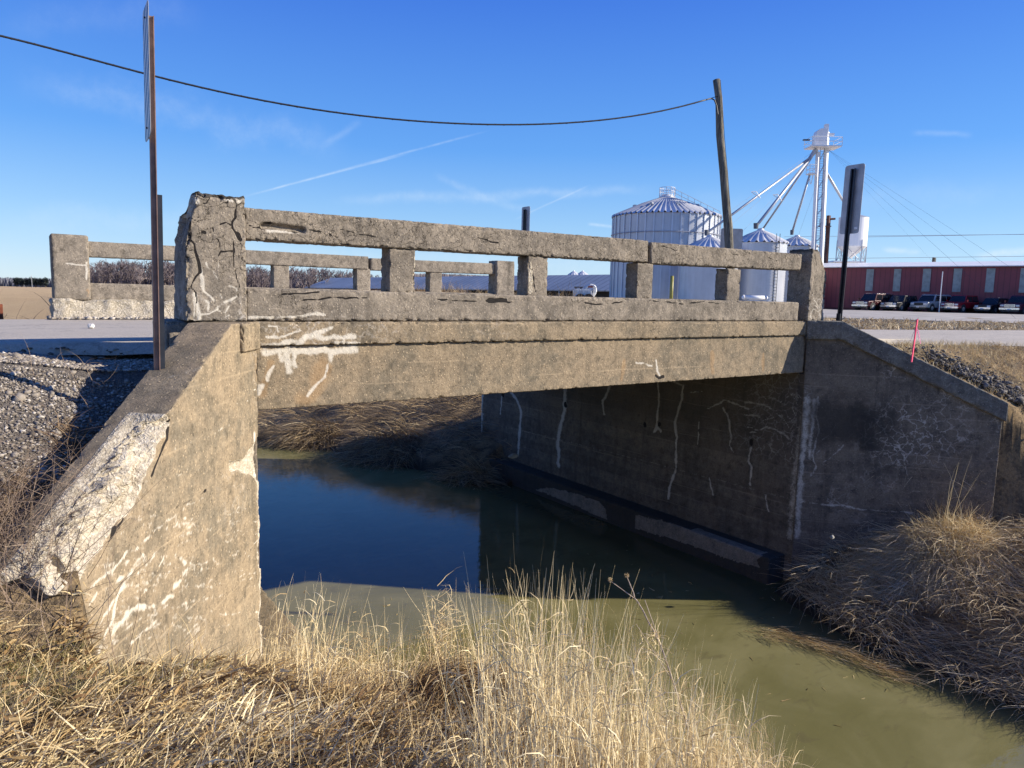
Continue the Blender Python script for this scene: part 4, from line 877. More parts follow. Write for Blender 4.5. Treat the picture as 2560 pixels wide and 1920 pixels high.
# floating straw raft by the right bank
rg = np.random.default_rng(351); a_ = onZ(1900, 1580, -3.83); b_ = onZ(2260, 1700, -3.83); N = 700; u = rg.uniform(0, 1, N)
Pf = a_ + (b_ - a_) * u[:, None] + np.stack([rg.normal(0, .10, N) + .15 * np.sin(u * 3.1), rg.normal(0, .08, N), rg.uniform(0, .03, N) + .02 * np.sin(u * 3.1)], 1); az = math.atan2(b_[1] - a_[1], b_[0] - a_[0]) + rg.normal(0, .4, N)
Af = blades(Pf, np.stack([np.cos(az), np.sin(az), rg.uniform(-.02, .15, N)], 1), rg.uniform(.1, .3, N), rg.uniform(.003, .006, N), 3, .15, .1, rg)
tag(blade_obj('floating_straw', [(*Af, np.clip(rg.normal(.45, .25, N), 0, 1))], STRAW), 'raft of wet straw lying on the muddy water off the right bank', 'straw', kind='stuff')
# verge grass beyond the right wing and across the road
def verge(x, y, z): return (z > -1.35) & ((x - WRp[0]) * WRn[0] + (y - WRp[1]) * WRn[1] > .36) & ~((y > 6.2) & (x < 12.8)) & (y < 6.3 - .64 * np.clip(x - 12.5, 0, 99))
P4 = scatter(60000, 9.6, 21, -6, 6.4, verge); N = len(P4)
V4 = blades(P4, updir(N, .6), RNG.uniform(.05, .15, N), RNG.uniform(.004, .009, N), 2, .6, .4)
tag(blade_obj('verge_grass', [(*V4, np.clip(RNG.normal(.55, .22, N) + .4 * (clump(P4, .8, 5) - .5), 0, 1))], STRAW), 'short tan lawn between the right wing wall and the road', 'grass', kind='stuff')
P5 = scatter(30000, 12, 42, 4, 26, lambda x, y, z: (y > np.interp(x, [11, 13, 17, 22.4, 60], [12.2, 11.3, 9.6, 8.4, 3.2])) & (y < np.interp(x, [24, 27, 33, 45], [30, 19, 9.5, 4]) + 14 * (x < 27))); N = len(P5)
V5 = blades(P5, updir(N, .9), RNG.uniform(.08, .22, N), RNG.uniform(.015, .04, N), 2, .9, .4)
tag(blade_obj('verge_litter', [(*V5, np.clip(RNG.normal(.5, .25, N), 0, 1))], STRAW_DK), 'brown leaf litter strip between the road and the gravel lot', 'ground cover', kind='stuff')
# ------------------------------------------------------------------ stones
def stones(P, size, rg, flat=.7, jt=.16):
    """low poly irregular stones"""
    base = bmesh.new(); bmesh.ops.create_icosphere(base, subdivisions=1, radius=1); bv = np.array([v.co[:] for v in base.verts]); bf = np.array([[v.index for v in f.verts] for f in base.faces]); base.free()
    N = len(P); k = len(bv); S_ = size[:, None, None]; jit = 1 + rg.normal(0, jt, (N, k, 1)); ax_ = rg.uniform(.55, 1.2, (N, 1, 3)) * [1, 1, flat]
    th = rg.uniform(0, 6.28, N); c_, s_ = np.cos(th), np.sin(th); V = bv[None] * jit * ax_ * S_
    V = np.stack([V[..., 0] * c_[:, None] - V[..., 1] * s_[:, None], V[..., 0] * s_[:, None] + V[..., 1] * c_[:, None], V[..., 2]], -1) + P[:, None]
    return V.reshape(-1, 3), (bf[None] + (np.arange(N) * k)[:, None, None]).reshape(-1, 3), k
M_GRAV = blade_mat('limestone_gravel', [(0, (.11, .09, .07)), (.4, (.21, .18, .145)), (.8, (.33, .29, .24)), (1, (.52, .475, .41))], .9, 0)
def gravel_keep(x, y, z): return ((dWL(x, y) > .34) & (y < 7.0) & (y > 3.6) & (z > -1.25) & (x < 1.5))
P6 = scatter(42000, -1.2, 1.5, 3.6, 7.0, gravel_keep); keep = (P6[:, 1] > 4.35 + .5 * (vnoise(P6[:, :2], 2.5, 3) - .5)) | (RNG.random(len(P6)) < .35); P6 = P6[keep]; N = len(P6)
sz = np.exp(RNG.normal(-4.95, .5, N)); V6 = stones(P6 + [0, 0, .004], sz, RNG)
tag(blade_obj('gravel', [(*V6, np.clip(RNG.normal(.55, .26, N), 0, 1))], M_GRAV), 'pale crushed limestone gravel on the slope beside the left end post', 'gravel', kind='stuff')
Pe = np.stack([RNG.uniform(-.9, 1.25, 900), 7.0 + RNG.normal(0, .07, 900), RNG.uniform(-.34, -.24, 900)], 1); Ve = stones(Pe, np.exp(RNG.normal(-4.1, .5, 900)), RNG, .6, .3)
tag(blade_obj('road_edge_rubble', [(*Ve, np.clip(RNG.normal(.3, .25, 900), 0, 1))], M_GRAV), 'broken asphalt crumbs along the shaded near edge of the road', 'rubble', kind='stuff')
# gravel and rubble at the foot of the far curb
P7 = np.stack([RNG.uniform(.5, 8.6, 2500), 12.22 - np.abs(RNG.normal(0, .10, 2500)), np.full(2500, -.2)], 1); V7 = stones(P7, np.exp(RNG.normal(-3.9, .4, 2500)), RNG)
tag(blade_obj('curb_rubble', [(*V7, np.clip(RNG.normal(.8, .2, 2500), 0, 1))], M_GRAV), 'loose white rubble along the foot of the far curb', 'rubble', kind='stuff')
# dirt clods near the stake
cc = onZ(2330, 920, -.62); N = 3200; th = RNG.uniform(0, 6.28, N); u = RNG.uniform(0, 1, N) ** .6
cl0 = np.array([10.75, 4.95]); cl1 = np.array([12.4, 3.6]); s_ = RNG.uniform(0, .75, N); Pc = cl0 + (cl1 - cl0) * s_[:, None] + RNG.normal(0, .2, (N, 2))
kp = ((Pc[:, 0] - WRp[0]) * WRn[0] + (Pc[:, 1] - WRp[1]) * WRn[1]) > .45; Pc = Pc[kp]; N = len(Pc); zc = ground_z(Pc[:, 0], Pc[:, 1]) + RNG.uniform(0, .10, N) * (1 - .4 * s_[kp])
M_CLOD = blade_mat('dark_clods', [(0, (.07, .062, .055)), (.6, (.15, .135, .12)), (1, (.24, .22, .195))], .95, 0)
V8 = stones(np.c_[Pc, zc], np.exp(RNG.normal(-4.3, .55, N)), RNG, .7, .32)
tag(blade_obj('dirt_clods', [(*V8, np.clip(RNG.normal(.5, .25, N), 0, 1))], M_CLOD), 'row of dark upturned clods behind the right wing wall coping', 'dirt', kind='stuff')
# boulders
M_ROCK = simple('grey_rock', (.27, .26, .235), .9, var=.25, vs=6, bump=.8, bs=14)
M_ROCK2 = simple('lichened_rock', (.36, .35, .29), .9, var=.3, vs=5, bump=.8, bs=14)
def rock(c, s, label, seed, mat=None):
    b_ = bmesh.new(); bmesh.ops.create_icosphere(b_, subdivisions=4, radius=1)
    V = np.array([v.co[:] for v in b_.verts]); V *= (1 + .45 * fbm(V, 1.1, 3, seed, .5) + .10 * fbm(V, 4, 3, seed + 3))[:, None]
    V = V * np.array(s); 
    Fb = np.array([[v.index for v in f.verts] for f in b_.faces]); b_.free()
    o = mesh_np('boulder', V, Fb, mat or M_ROCK, None, True); o.location = c; return tag(o, label, 'boulder', 'riprap boulders')
for px, py, D, s, lb, sd, mt in [(2555, 1110, 11.3, (.22, .25, .20), 'rounded boulder at the right picture edge, topmost behind the wing wall end', 1, M_ROCK2), (2535, 1165, 11.0, (.16, .2, .15), 'small pale boulder touching the wing wall end', 2, M_ROCK2),
                             (2560, 1230, 10.8, (.24, .25, .2), 'dark boulder below the pale one at the wing wall end', 3, M_ROCK), (2530, 1310, 10.6, (.2, .25, .15), 'flat shaded stone at the foot of the wing wall end', 4, M_ROCK),
                             (2335, 1645, 8.7, (.10, .07, .06), 'oval grey-brown stone lying on wet straw beside the water', 5, M_ROCK), (2530, 1737, 8.6, (.13, .08, .05), 'flat wet stone at the water edge near the right picture edge', 6, M_ROCK),
                             (2080, 1388 - 45, 9.6, (.035, .03, .025), 'small stone on the mud beside the corner of the right abutment', 7, M_ROCK), (1284, 1140, 14.2, (.10, .07, .05), 'small stone on the dark ledge under the bridge', 8, M_ROCK2)]:
    rock(tuple(at(px, py, D)), s, lb, sd, mt)
# twigs / weed bushes
def twig_bush(name, c, r, h, n, label, seed, lean=(0, 0), tnt=.5, w=.004, mat=None, cat='weeds', sub=3):
    rg = np.random.default_rng(seed); P = np.stack([c[0] + rg.normal(0, r, n), c[1] + rg.normal(0, r, n), np.zeros(n)], 1); P[:, 2] = ground_z(P[:, 0], P[:, 1])
    A = blades(P, updir(n, .45, rg, lean), rg.uniform(h * .5, h, n), np.full(n, w), 6, .35, .3, rg, wob=.12); m = n * sub; idx = rg.integers(0, n, m); kk = rg.integers(1, 6, m)
    B0 = A[0].reshape(n, A[2], 3)[idx, kk * 2]; az = rg.uniform(0, 6.28, m); B = blades(B0, np.stack([np.cos(az), np.sin(az), rg.uniform(-.3, 1.4, m)], 1), rg.uniform(h * .15, h * .45, m), np.full(m, w * .55), 4, .5, .4, rg, wob=.2)
    return tag(blade_obj(name, [(*A, np.clip(rg.normal(tnt, .2, n), 0, 1)), (*B, np.clip(rg.normal(tnt, .2, m), 0, 1))], mat or TWIG), label, cat)
twig_bush('dead_weeds', (-.12, 3.95), .22, .85, 330, 'wiry brown dead weeds at the left picture edge on the gravel slope', 401, (.1, 0), .55, .0035)
twig_bush('dead_weeds', (.35, 5.6), .22, .38, 26, 'sparse bare twigs in the shadow beside the road edge and sign post', 402, (-.3, 0), .6, .003)
twig_bush('dead_weeds', (.62, 4.75), .08, .45, 6, 'few pale bent stalks in shade behind the left wing wall', 403, (.2, -.1), .9, .004, STRAW)
for k_, (x_, y_, h_) in enumerate([(.05, 14.9, 1.0), (.33, 14.1, 1.1), (.62, 13.7, 1.2), (.15, 17.5, 1.2)]):
    twig_bush('dry_shrub', (x_, y_), .42, h_, 420, ['tangled brown shrub across the road at the left picture edge', 'grey-brown brush across the road between the edge shrub and the far end post', 'low brush touching the far end post across the road', 'farthest brush on the ditch bank at the left picture edge'][k_], 410 + k_, (0, 0), .45, .012, None, 'shrub')
# dead weed with seed heads, leaning stalks
def stalk(name, pts, r, mat, label, cat, heads=()):
    b_ = BM(); pts = [np.array(p) for p in pts]
    P = []
    for k in range(len(pts) - 1):
        for u in np.linspace(0, 1, 5)[:-1]: P.append(pts[k] * (1 - u) + pts[k + 1] * u + RNG.normal(0, r * .5, 3))
    P.append(pts[-1])
    for k in range(len(P) - 1): b_.tube(P[k], P[k + 1], r * (1 - .6 * k / len(P)), r * (1 - .6 * (k + 1) / len(P)), 6)
    o = b_.out(name, mat, None, True); return tag(o, label, cat)
M_STALK = simple('dry_stalk', (.36, .29, .22), .8, var=.25, vs=20); M_STEM = simple('brown_stick', (.22, .16, .11), .85, var=.25, vs=20); M_HEAD = simple('seed_head', (.50, .44, .35), .9, var=.4, vs=80)
o = stalk('weed_stalk', [at(1745, 1925, 2.75), at(1715, 1800, 2.8), at(1655, 1620, 2.85), at(1612, 1535, 2.9), at(1590, 1495, 2.92), at(1567, 1442, 2.95)], .0045, M_STALK, 'tall dead weed with two small seed heads standing above the water', 'weed')
b_ = BM(); b_.tube(at(1592, 1500, 2.92), at(1527, 1453, 2.95), .002, .0015, 5); b_.tube(at(1655, 1620, 2.85), at(1612, 1500, 2.85), .0022, .0015, 5); b_.tube(at(1680, 1700, 2.83), at(1590, 1560, 2.8), .002, .001, 5); b_.out('side_stem', M_STALK, o)
for px, py in ((1567, 1438), (1526, 1450)):
    rg = np.random.default_rng(px); N = 60; dd = rg.normal(0, 1, (N, 3)); dd /= np.linalg.norm(dd, axis=1, keepdims=True); c0_ = at(px, py, 2.95)
    A = blades(np.tile(c0_, (N, 1)) + dd * .003, dd, np.full(N, .009), np.full(N, .003), 2, .2, .1, rg); blade_obj('seed_head', [(*A, rg.uniform(.3, .9, N))], STRAW, o)
rg = np.random.default_rng(77); N = 130; u = rg.uniform(0, 1, N); q0 = at(1640, 1590, 2.83); q1 = at(1560, 1720, 2.8)
A = blades(q0 + (q1 - q0) * u[:, None] + rg.normal(0, .018, (N, 3)), rg.normal(0, 1, (N, 3)) + [0, 0, .4], rg.uniform(.03, .11, N), rg.uniform(.002, .004, N), 5, .8, .6, rg, wob=.4)
blade_obj('curled_leaves', [(*A, rg.uniform(.5, 1, N))], STRAW, o)
stalk('dead_branch', [at(900, 1745, 3.1), at(960, 1775, 3.0), at(1020, 1815, 2.95), at(1085, 1862, 2.9)], .009, M_STEM, 'brown stick lying in the straw at bottom centre', 'branch')
stalk('dead_branch', [at(1005, 1755, 2.9), at(1045, 1820, 2.8), at(1085, 1925, 2.65)], .004, M_STALK, 'thin pale branch leaning toward the camera near the brown stick', 'branch')
stalk('weed_stalk', [at(1490, 1925, 2.6), at(1530, 1830, 2.7), at(1570, 1700, 2.8), at(1600, 1620, 2.82)], .003, M_STEM, 'dark reddish weed stem leaning right behind the pale grass', 'weed')
rg = np.random.default_rng(78); N = 260; c1 = at(1100, 1570, 3.9)
A = blades(c1 + rg.normal(0, .045, (N, 3)) * [1.2, 1.2, 2.4] - [0, 0, .05], rg.normal(0, 1, (N, 3)) * [1, 1, .6] + [.2, 0, .5], rg.uniform(.05, .2, N), rg.uniform(.0025, .004, N), 5, .9, .6, rg, wob=.35)
N2 = 30; A2 = blades(at(1105, 1700, 3.8) + rg.normal(0, .05, (N2, 3)), updir(N2, .2, rg), rg.uniform(.3, .5, N2), np.full(N2, .0035), 5, .2, .2, rg)
tag(blade_obj('grass_clump', [(*A, rg.uniform(.5, .95, N)), (*A2, rg.uniform(.5, .9, N2))], STRAW), 'curly tangled grass head standing behind the brown straw mound', 'grass clump')

# floating debris on the water
rg = np.random.default_rng(901); N = 160; P = np.stack([rg.uniform(3.2, 8.6, N), rg.uniform(3.5, 8.5, N), np.full(N, -3.845)], 1); az = rg.uniform(0, 6.28, N)
A = blades(P, np.stack([np.cos(az), np.sin(az), 0 * az], 1), rg.uniform(.02, .12, N), rg.uniform(.004, .012, N), 3, 0, .0, rg, wob=.12)
tag(blade_obj('floating_leaves', [(*A, rg.uniform(.1, .8, N))], STRAW), 'scattered floating leaf and stem bits on the sunlit creek water', 'debris', kind='stuff')
# ================================================================== posts, signs, pole, wire
M_RUST = simple('brown_painted_steel', (.24, .15, .12), .55, .3, var=.2, vs=12, bump=.2)
M_DKST = simple('dark_post_steel', (.035, .04, .052), .45, .5, var=.2, vs=12)
M_GALV = simple('galvanised_back', (.40, .41, .43), .5, .15, var=.12, vs=6)
M_BOLT = simple('bolt_steel', (.06, .06, .06), .5, .7)
m_str, t, b = material('striped_sheeting')
oc = t.new('ShaderNodeTexCoord').outputs['Object']; sx = t.new('ShaderNodeSeparateXYZ'); t.put(sx.inputs[0], oc)
st_ = t.math('FRACT', t.math('MULTIPLY', t.math('ADD', sx.outputs[2], sx.outputs[1]), 6.0))
c = t.mix(t.ss(st_, .48, .52), (.10, .12, .17), (.62, .58, .52)); t.put(b.inputs['Base Color'], c); b.inputs['Roughness'].default_value = .4
def rrect(w, h, r, n=5):
    pts = []
    for cx_, cz_, a0 in ((w / 2 - r, h / 2 - r, 0), (-w / 2 + r, h / 2 - r, 90), (-w / 2 + r, -h / 2 + r, 180), (w / 2 - r, -h / 2 + r, 270)):
        for k in range(n + 1): a = rad(a0 + 90 * k / n); pts.append((cx_ + r * math.cos(a), cz_ + r * math.sin(a)))
    return pts
def marker(label, base, top_z, plate_bot, tilt, facing, post_mat, stub=None, w=.29, lean=(0, 0)):
    """object marker; plate plane spans Y and Z; facing=+1 front looks to +X"""
    o = empty('marker_sign', label, 'sign', 'object markers at the bridge ends', tuple(base)); H = top_z - base[2]
    b_ = BM()
    # u channel: web + two flanges
    fx = -facing
    for (ox, oy, dx, dy) in ((0, 0, .006, .034), (fx * .014, .020, .030, .006), (fx * .014, -.020, .030, .006), (fx * .028, .030, .005, .018), (fx * .028, -.030, .005, .018)):
        b_.box((ox, oy, (H - .06) / 2 - .2), (dx, dy, H - .06 + .4))
    p = b_.out('post', post_mat, o)
    ph = top_z - plate_bot; pts = rrect(w, ph, .04)
    b2 = BM(); b2.poly([(facing * .010, y, z + plate_bot + ph / 2 - base[2]) for y, z in pts], (facing * .003, 0, 0)); b2.out('sign_back', M_GALV, o)
    b3 = BM(); b3.poly([(facing * .0135, y, z + plate_bot + ph / 2 - base[2]) for y, z in rrect(w - .006, ph - .006, .038)], (facing * .001, 0, 0)); f_ = b3.out('striped_face', m_str, o)
    for zz in (.07, ph - .07):
        BM().tube((facing * .022, 0, plate_bot - base[2] + zz), (-facing * .035, 0, plate_bot - base[2] + zz), .006, .006, 8).out('bolt', M_BOLT, o)
    if stub:
        s_ = BM()
        for (oy, dx, dy) in ((.028, .030, .005), (-.028, .030, .005), (0, .006, .056)): s_.box((fx * .045, oy - .0, stub / 2 - .2), (dx, dy, stub + .4))
        s_.out('anchor_post', M_DKST, o)
    o.rotation_euler = (rad(lean[0]), rad(lean[1]), tilt); return o
pb = at(386, 905, 4.72); tz_ = at(393, 14, 4.43)[2]; bz_ = at(380, 351, 4.56)[2]
marker('tall leaning marker sign seen edge-on at the left end of the near parapet', pb, tz_, bz_, rad(-2.5), -1, M_RUST, stub=at(390, 487, 4.60)[2] - pb[2], lean=(1.0, .8))
pb = at(2100, 812, 10.35); o = marker('grey sign back on a perforated dark post beside the right wing wall', pb, at(2130, 417, 10.3)[2], at(2128, 586, 10.3)[2], rad(-3), 1, M_DKST, stub=.16, w=.30, lean=(0, 1.5))
b_ = BM()
for k in range(44): b_.tube((-.0225, -.028, .1 + k * .026), (-.0235, -.028, .1 + k * .026), .0045, n=6)
M_HOLE = simple('post_holes', (.45, .5, .55), .6); b_.out('punched_holes', M_HOLE, o)
b_ = BM(); b_.box((.006, -.10, at(2118, 573, 10.3)[2] - pb[2]), (.0035, .05, .035)); b_.out('sticker', simple('white_sticker', (.7, .7, .7)), o)
pb = at(1308, 760, 15.6); marker('narrow sign back rising above the middle of the near rail', pb, at(1308, 520, 15.6)[2], at(1308, 628, 15.6)[2], 0, 1, M_DKST, w=.30)
# utility pole
m_wood, t, b = material('weathered_pole_wood')
oc = t.new('ShaderNodeTexCoord').outputs['Object']; n = t.noise(t.scale(oc, (14, 14, .7)), 1.0, 6, .7); n2 = t.noise(t.scale(oc, (50, 50, 1.5)), 1.0, 4, .7)
c = t.ramp(n, [(.3, (.05, .045, .035)), (.5, (.16, .145, .11)), (.7, (.34, .31, .24))]); c = t.mix(1.0, c, t.lin(n2, .3, .7, .6, 1.3), 'MULTIPLY'); t.put(b.inputs['Base Color'], c); b.inputs['Roughness'].default_value = .9; t.put(b.inputs['Normal'], t.bump(n2, .8, .02))
p_t = at(1791, 200, 24.5); p_b0 = at(1823, 615, 24.5); dirp = (p_b0 - p_t) / np.linalg.norm(p_b0 - p_t); p_b = p_b0 + dirp * ((p_b0[2] - gz(p_b0[0], p_b0[1]) + .3) / -dirp[2])
up_ = empty('utility_pole', 'leaning weathered wooden utility pole behind the parapet holding the black cable', 'utility pole', None, tuple(p_b))
b_ = BM(); K = 14
def loft(pts, rads, n=12):
    pts = [np.array(p, float) for p in pts]; V = []; Fq = []
    for k, (p, r_) in enumerate(zip(pts, rads)):
        d = pts[min(k + 1, len(pts) - 1)] - pts[max(k - 1, 0)]; d /= np.linalg.norm(d); u = np.cross(d, [.3, .9, .1]); u /= np.linalg.norm(u); v = np.cross(d, u)
        for j in range(n): a = 2 * math.pi * j / n; V.append(p + r_ * (math.cos(a) * u + math.sin(a) * v))
    for k in range(len(pts) - 1):
        for j in range(n): Fq.append([k * n + j, k * n + (j + 1) % n, (k + 1) * n + (j + 1) % n, (k + 1) * n + j])
    return np.array(V), [np.array(Fq), np.array([list(range(n))[::-1], [(len(pts) - 1) * n + j for j in range(n)]])]
pp = [(p_t - p_b) * k / K + np.array([.03 * math.sin(k * 1.1), .02 * math.cos(k * 1.7), 0]) for k in range(K + 1)]; b_.b.free()
Vp, Fp = loft(pp, [.165 - .045 * k / K + .004 * math.sin(k * 2.3) for k in range(K + 1)], 16); mesh_np('pole', Vp, Fp, m_wood, up_, True)

M_CABLE = simple('black_cable', (.02, .02, .022), .5)
hk = at(1778, 246, 24.4)
b_ = BM(); loop = [at(1778, 246, 24.4), at(1786, 250, 24.35), at(1792, 266, 24.35), at(1795, 286, 24.35)]
for a, c_ in zip(loop[:-1], loop[1:]): b_.tube(a - p_b, c_ - p_b, .022, n=6)
b_.tube(at(1796, 240, 24.4) - p_b, at(1776, 246, 24.4) - p_b, .012, n=6); b_.out('cable_hook', M_CABLE, up_)
b_ = BM(); lst = [at(1801, 200, 24.3), at(1812, 350, 24.3), at(1822, 470, 24.3), at(1830, 600, 24.3)]
for a, c_ in zip(lst[:-1], lst[1:]): b_.tube(a - p_b, c_ - p_b, .008, n=5)
b_.out('ground_wire', M_CABLE, up_)
# sign board behind the pole (two halves seen either side)
sp0 = at(1829, 596, 25.2); so_ = empty('road_sign', 'square grey sign back standing behind the leaning utility pole', 'sign', None, (sp0[0], sp0[1], gz(sp0[0], sp0[1]) - .1), rad(35.3 - 90) * -1)
so_.rotation_euler = (0, 0, -rad(33)); zc_ = sp0[2] - so_.location[2]
BM().poly([(x, 0, z + zc_ - .05) for x, z in rrect(.78, .78, .06)], (0, .004, 0)).out('sign_plate', M_GALV, so_)
BM().box((0, -.03, zc_ / 2), (.06, .04, zc_ + .3)).out('post', M_DKST, so_)
# service cable
wp = [(-160, 60), (0, 88), (393, 194), (579, 235), (810, 275), (1018, 301), (1215, 312), (1389, 310), (1562, 292), (1700, 266), (1778, 246)]
wx = np.array([p[0] for p in wp], float); wy = np.array([p[1] for p in wp], float)
xs = np.linspace(-160, 1778, 60); co = np.polyfit(wx, wy, 5); ys = np.polyval(co, xs); ys[-1] = 246; Dd = np.interp(xs, [-160, 1778], [15.5, 24.4])
pts = [at(x, y, D) for x, y, D in zip(xs, ys, Dd)]
Vp, Fp = loft(pts, [.024] * len(pts), 8); sc_o = mesh_np('service_cable', Vp, Fp, M_CABLE, None, True); tag(sc_o, 'black twisted service cable sagging across the sky to the leaning pole', 'cable')
cb = BM()
for k in range(0, 236):
    u = k / 236 * (len(pts) - 1); i_ = int(u); f_ = u - i_; q = pts[i_] * (1 - f_) + pts[min(i_ + 1, len(pts) - 1)] * f_; u2 = (k + 1) / 236 * (len(pts) - 1); j_ = min(int(u2), len(pts) - 2); q2 = pts[j_] * (1 - (u2 - j_)) + pts[j_ + 1] * (u2 - j_)
    a0 = k * 1.3; a1 = (k + 1) * 1.3; cb.tube(q + np.array([.5 * math.cos(a0), -.5 * math.cos(a0), math.sin(a0)]) * .023, q2 + np.array([.5 * math.cos(a1), -.5 * math.cos(a1), math.sin(a1)]) * .024, .008, n=5)
cb.out('messenger_strand', simple('aluminium_strand', (.09, .09, .095), .5, .5), sc_o)
# survey stake
M_PINK = simple('pink_paint', (.92, .07, .16), .6, var=.1); M_RIB = simple('pink_ribbon', (.85, .16, .42), .5)
d_ = 8.9; sb = at(2280, 905, d_); stp = at(2295, 797, d_); sk = empty('survey_stake', 'bright pink survey stake with ribbons beyond the right wing wall', 'stake', None, tuple(sb))
v_ = stp - sb; b_ = BM(); sd = np.array([.97, .24, 0]) * .021; th_ = np.array([-.24, .97, 0]) * .012
b_.poly([-sd, sd, v_ * .96 + sd, v_ + sd * .2, v_ * .97 - sd], th_); b_.out('stake', M_PINK, sk)
for s_, L_ in ((-1, .17), (1, .20), (.5, .13)):
    kx = v_ * .80; b_ = BM(); prev = kx
    for k in range(1, 6): nx = kx + np.array([.82, -.57, 0]) * s_ * .065 * (k / 5) ** .7 + np.array([0, 0, -L_ * k / 5]); b_.poly([prev - [0, 0, .01], prev + [0, 0, .01], nx + sd * .5, nx - sd * .5], (.002, .002, 0)); prev = nx
    b_.out('ribbon', M_RIB, sk)

# ================================================================== farm buildings
def metal_sheet(name, col, rough, metal, ribs=None, scale=1.0, spec=.5, dirt=.15):
    m, t, b = material(name); oc = t.new('ShaderNodeTexCoord').outputs['Object']; n = t.noise(oc, .6, 5, .6); n2 = t.noise(t.scale(oc, (3, 3, .3)), 1.0, 4)
    c = t.mix(1.0, col, t.lin(t.math('ADD', n, n2), .6, 1.4, 1 - dirt, 1 + dirt), 'MULTIPLY'); t.put(b.inputs['Base Color'], c)
    b.inputs['Roughness'].default_value = rough; b.inputs['Metallic'].default_value = metal; return m
M_BIN = metal_sheet('galvanised_bin_wall', (.50, .52, .555), .38, .22); M_BROOF = metal_sheet('bin_roof_sheet', (.66, .67, .68), .38, .15); M_RIBD = metal_sheet('bin_stiffener', (.55, .58, .64), .4, .4)
M_WHITE = metal_sheet('white_painted_steel', (.80, .80, .79), .4, 0.0, dirt=.06); M_GREY = metal_sheet('grey_spout_steel', (.42, .44, .48), .45, .4)
m_cor = None
def grain_bin(label, cx, cy, r, zg, eave, rise, ncorr=None, stiff=0, ribs=48, vents=0, seed=1):
    o = empty('grain_bin', label, 'grain bin', 'galvanised grain bins beside the elevator', (cx, cy, zg)); H = eave - zg
    # corrugated wall
    nz_ = max(24, int(H / .30)); na = 64; zz = np.linspace(0, H, nz_ * 2 + 1); rr_ = r + .02 * np.cos(np.arange(nz_ * 2 + 1) * math.pi)
    th = np.linspace(0, 2 * np.pi, na, endpoint=False); V = np.stack([(rr_[:, None] * np.cos(th)), (rr_[:, None] * np.sin(th)), zz[:, None] + 0 * th], -1).reshape(-1, 3)
    I, J = np.meshgrid(np.arange(len(zz) - 1), np.arange(na), indexing='ij'); I = I.ravel(); J = J.ravel(); Fq = np.stack([I * na + J, I * na + (J + 1) % na, (I + 1) * na + (J + 1) % na, (I + 1) * na + J], 1)
    mesh_np('wall', V, Fq, M_BIN, o, True)
    # ribbed cone
    n2 = ribs * 4; th = np.linspace(0, 2 * np.pi, n2, endpoint=False); hgt = np.where(np.arange(n2) % 4 == 0, .26, 0.0) * (r / 6.4) ** .5; levels = [r + .18, r * .5, r * .10]
    V = []
    for L in levels: V.append(np.stack([L * np.cos(th), L * np.sin(th), H + rise * (1 - L / (r + .18)) + hgt * (1 if L > r * .2 else .2)], 1))
    V = np.concatenate(V); Fq = []
    for k in range(len(levels) - 1):
        j = np.arange(n2); Fq.append(np.stack([k * n2 + j, k * n2 + (j + 1) % n2, (k + 1) * n2 + (j + 1) % n2, (k + 1) * n2 + j], 1))
    roof = mesh_np('roof', V, np.concatenate(Fq), M_BROOF, o, False)
    b_ = BM(); b_.tube((0, 0, H + rise * .86), (0, 0, H + rise * 1.02), r * .15, r * .10, 24); b_.out('roof_cap', M_BROOF, roof)
    for k in range(stiff):
        a = 2 * math.pi * (k + .5) / stiff; BM_ = BM().box((( r + .06) * math.cos(a), (r + .06) * math.sin(a), H / 2), (.10, .16, H), a); BM_.out('stiffener', M_RIBD, o)
    for k in range(vents):
        a = 2 * math.pi * k / vents + .3; rv = r * .62; b_ = BM().box((rv * math.cos(a), rv * math.sin(a), H + rise * .42 + .15), (.5, .45, .35), a, .08); b_.out('roof_vent', M_GREY, roof)
    return o
def gz2(P, h=0): return gz(P[0], P[1]) + h
def onto(px, D): P = at(px, 760, D); return P[0], P[1], gz(P[0], P[1])
zat = lambda px, py, D: float(at(px, py, D)[2])
x_, y_, zg = onto(1655, 92); big = grain_bin('largest grain bin, wide with conical ribbed roof and top railing', x_, y_, 6.62, zg - .2, zat(1655, 549, 92), zat(1655, 492, 92) - zat(1655, 549, 92), stiff=40, ribs=60, vents=8)
Hb = zat(1655, 549, 92) - zg + .2; rise = zat(1655, 492, 92) - zat(1655, 549, 92)
b_ = BM()
for k in range(10):
    a = k * math.pi / 5; a2 = (k + 1) * math.pi / 5
    for hh in (.65, 1.1): b_.tube((.95 * math.cos(a), .95 * math.sin(a), Hb + rise * .92 + hh), (.95 * math.cos(a2), .95 * math.sin(a2), Hb + rise * .92 + hh), .04, n=5)
    b_.tube((.95 * math.cos(a), .95 * math.sin(a), Hb + rise * .8), (.95 * math.cos(a), .95 * math.sin(a), Hb + rise * .92 + 1.1), .045, n=5)
b_.out('top_railing', M_WHITE, big)
va = math.atan2(-y_, -x_); ra = va + rad(100)   # toward image right
b_ = BM(); e0 = np.array([6.7 * math.cos(ra), 6.7 * math.sin(ra), Hb]); e1 = np.array([1.0 * math.cos(ra), 1.0 * math.sin(ra), Hb + rise * .9])
for hh in (.5, 1.0): b_.tube(e0 + [0, 0, hh], e1 + [0, 0, hh], .03, n=5)
for k in range(8): q = e0 + (e1 - e0) * k / 7; b_.tube(q, q + np.array([0, 0, 1.0]), .03, n=5)
b_.out('roof_stair_rail', M_GREY, big)
b_ = BM(); lx, ly = 7.3 * math.cos(ra), 7.3 * math.sin(ra); tx, ty = -math.sin(ra), math.cos(ra)
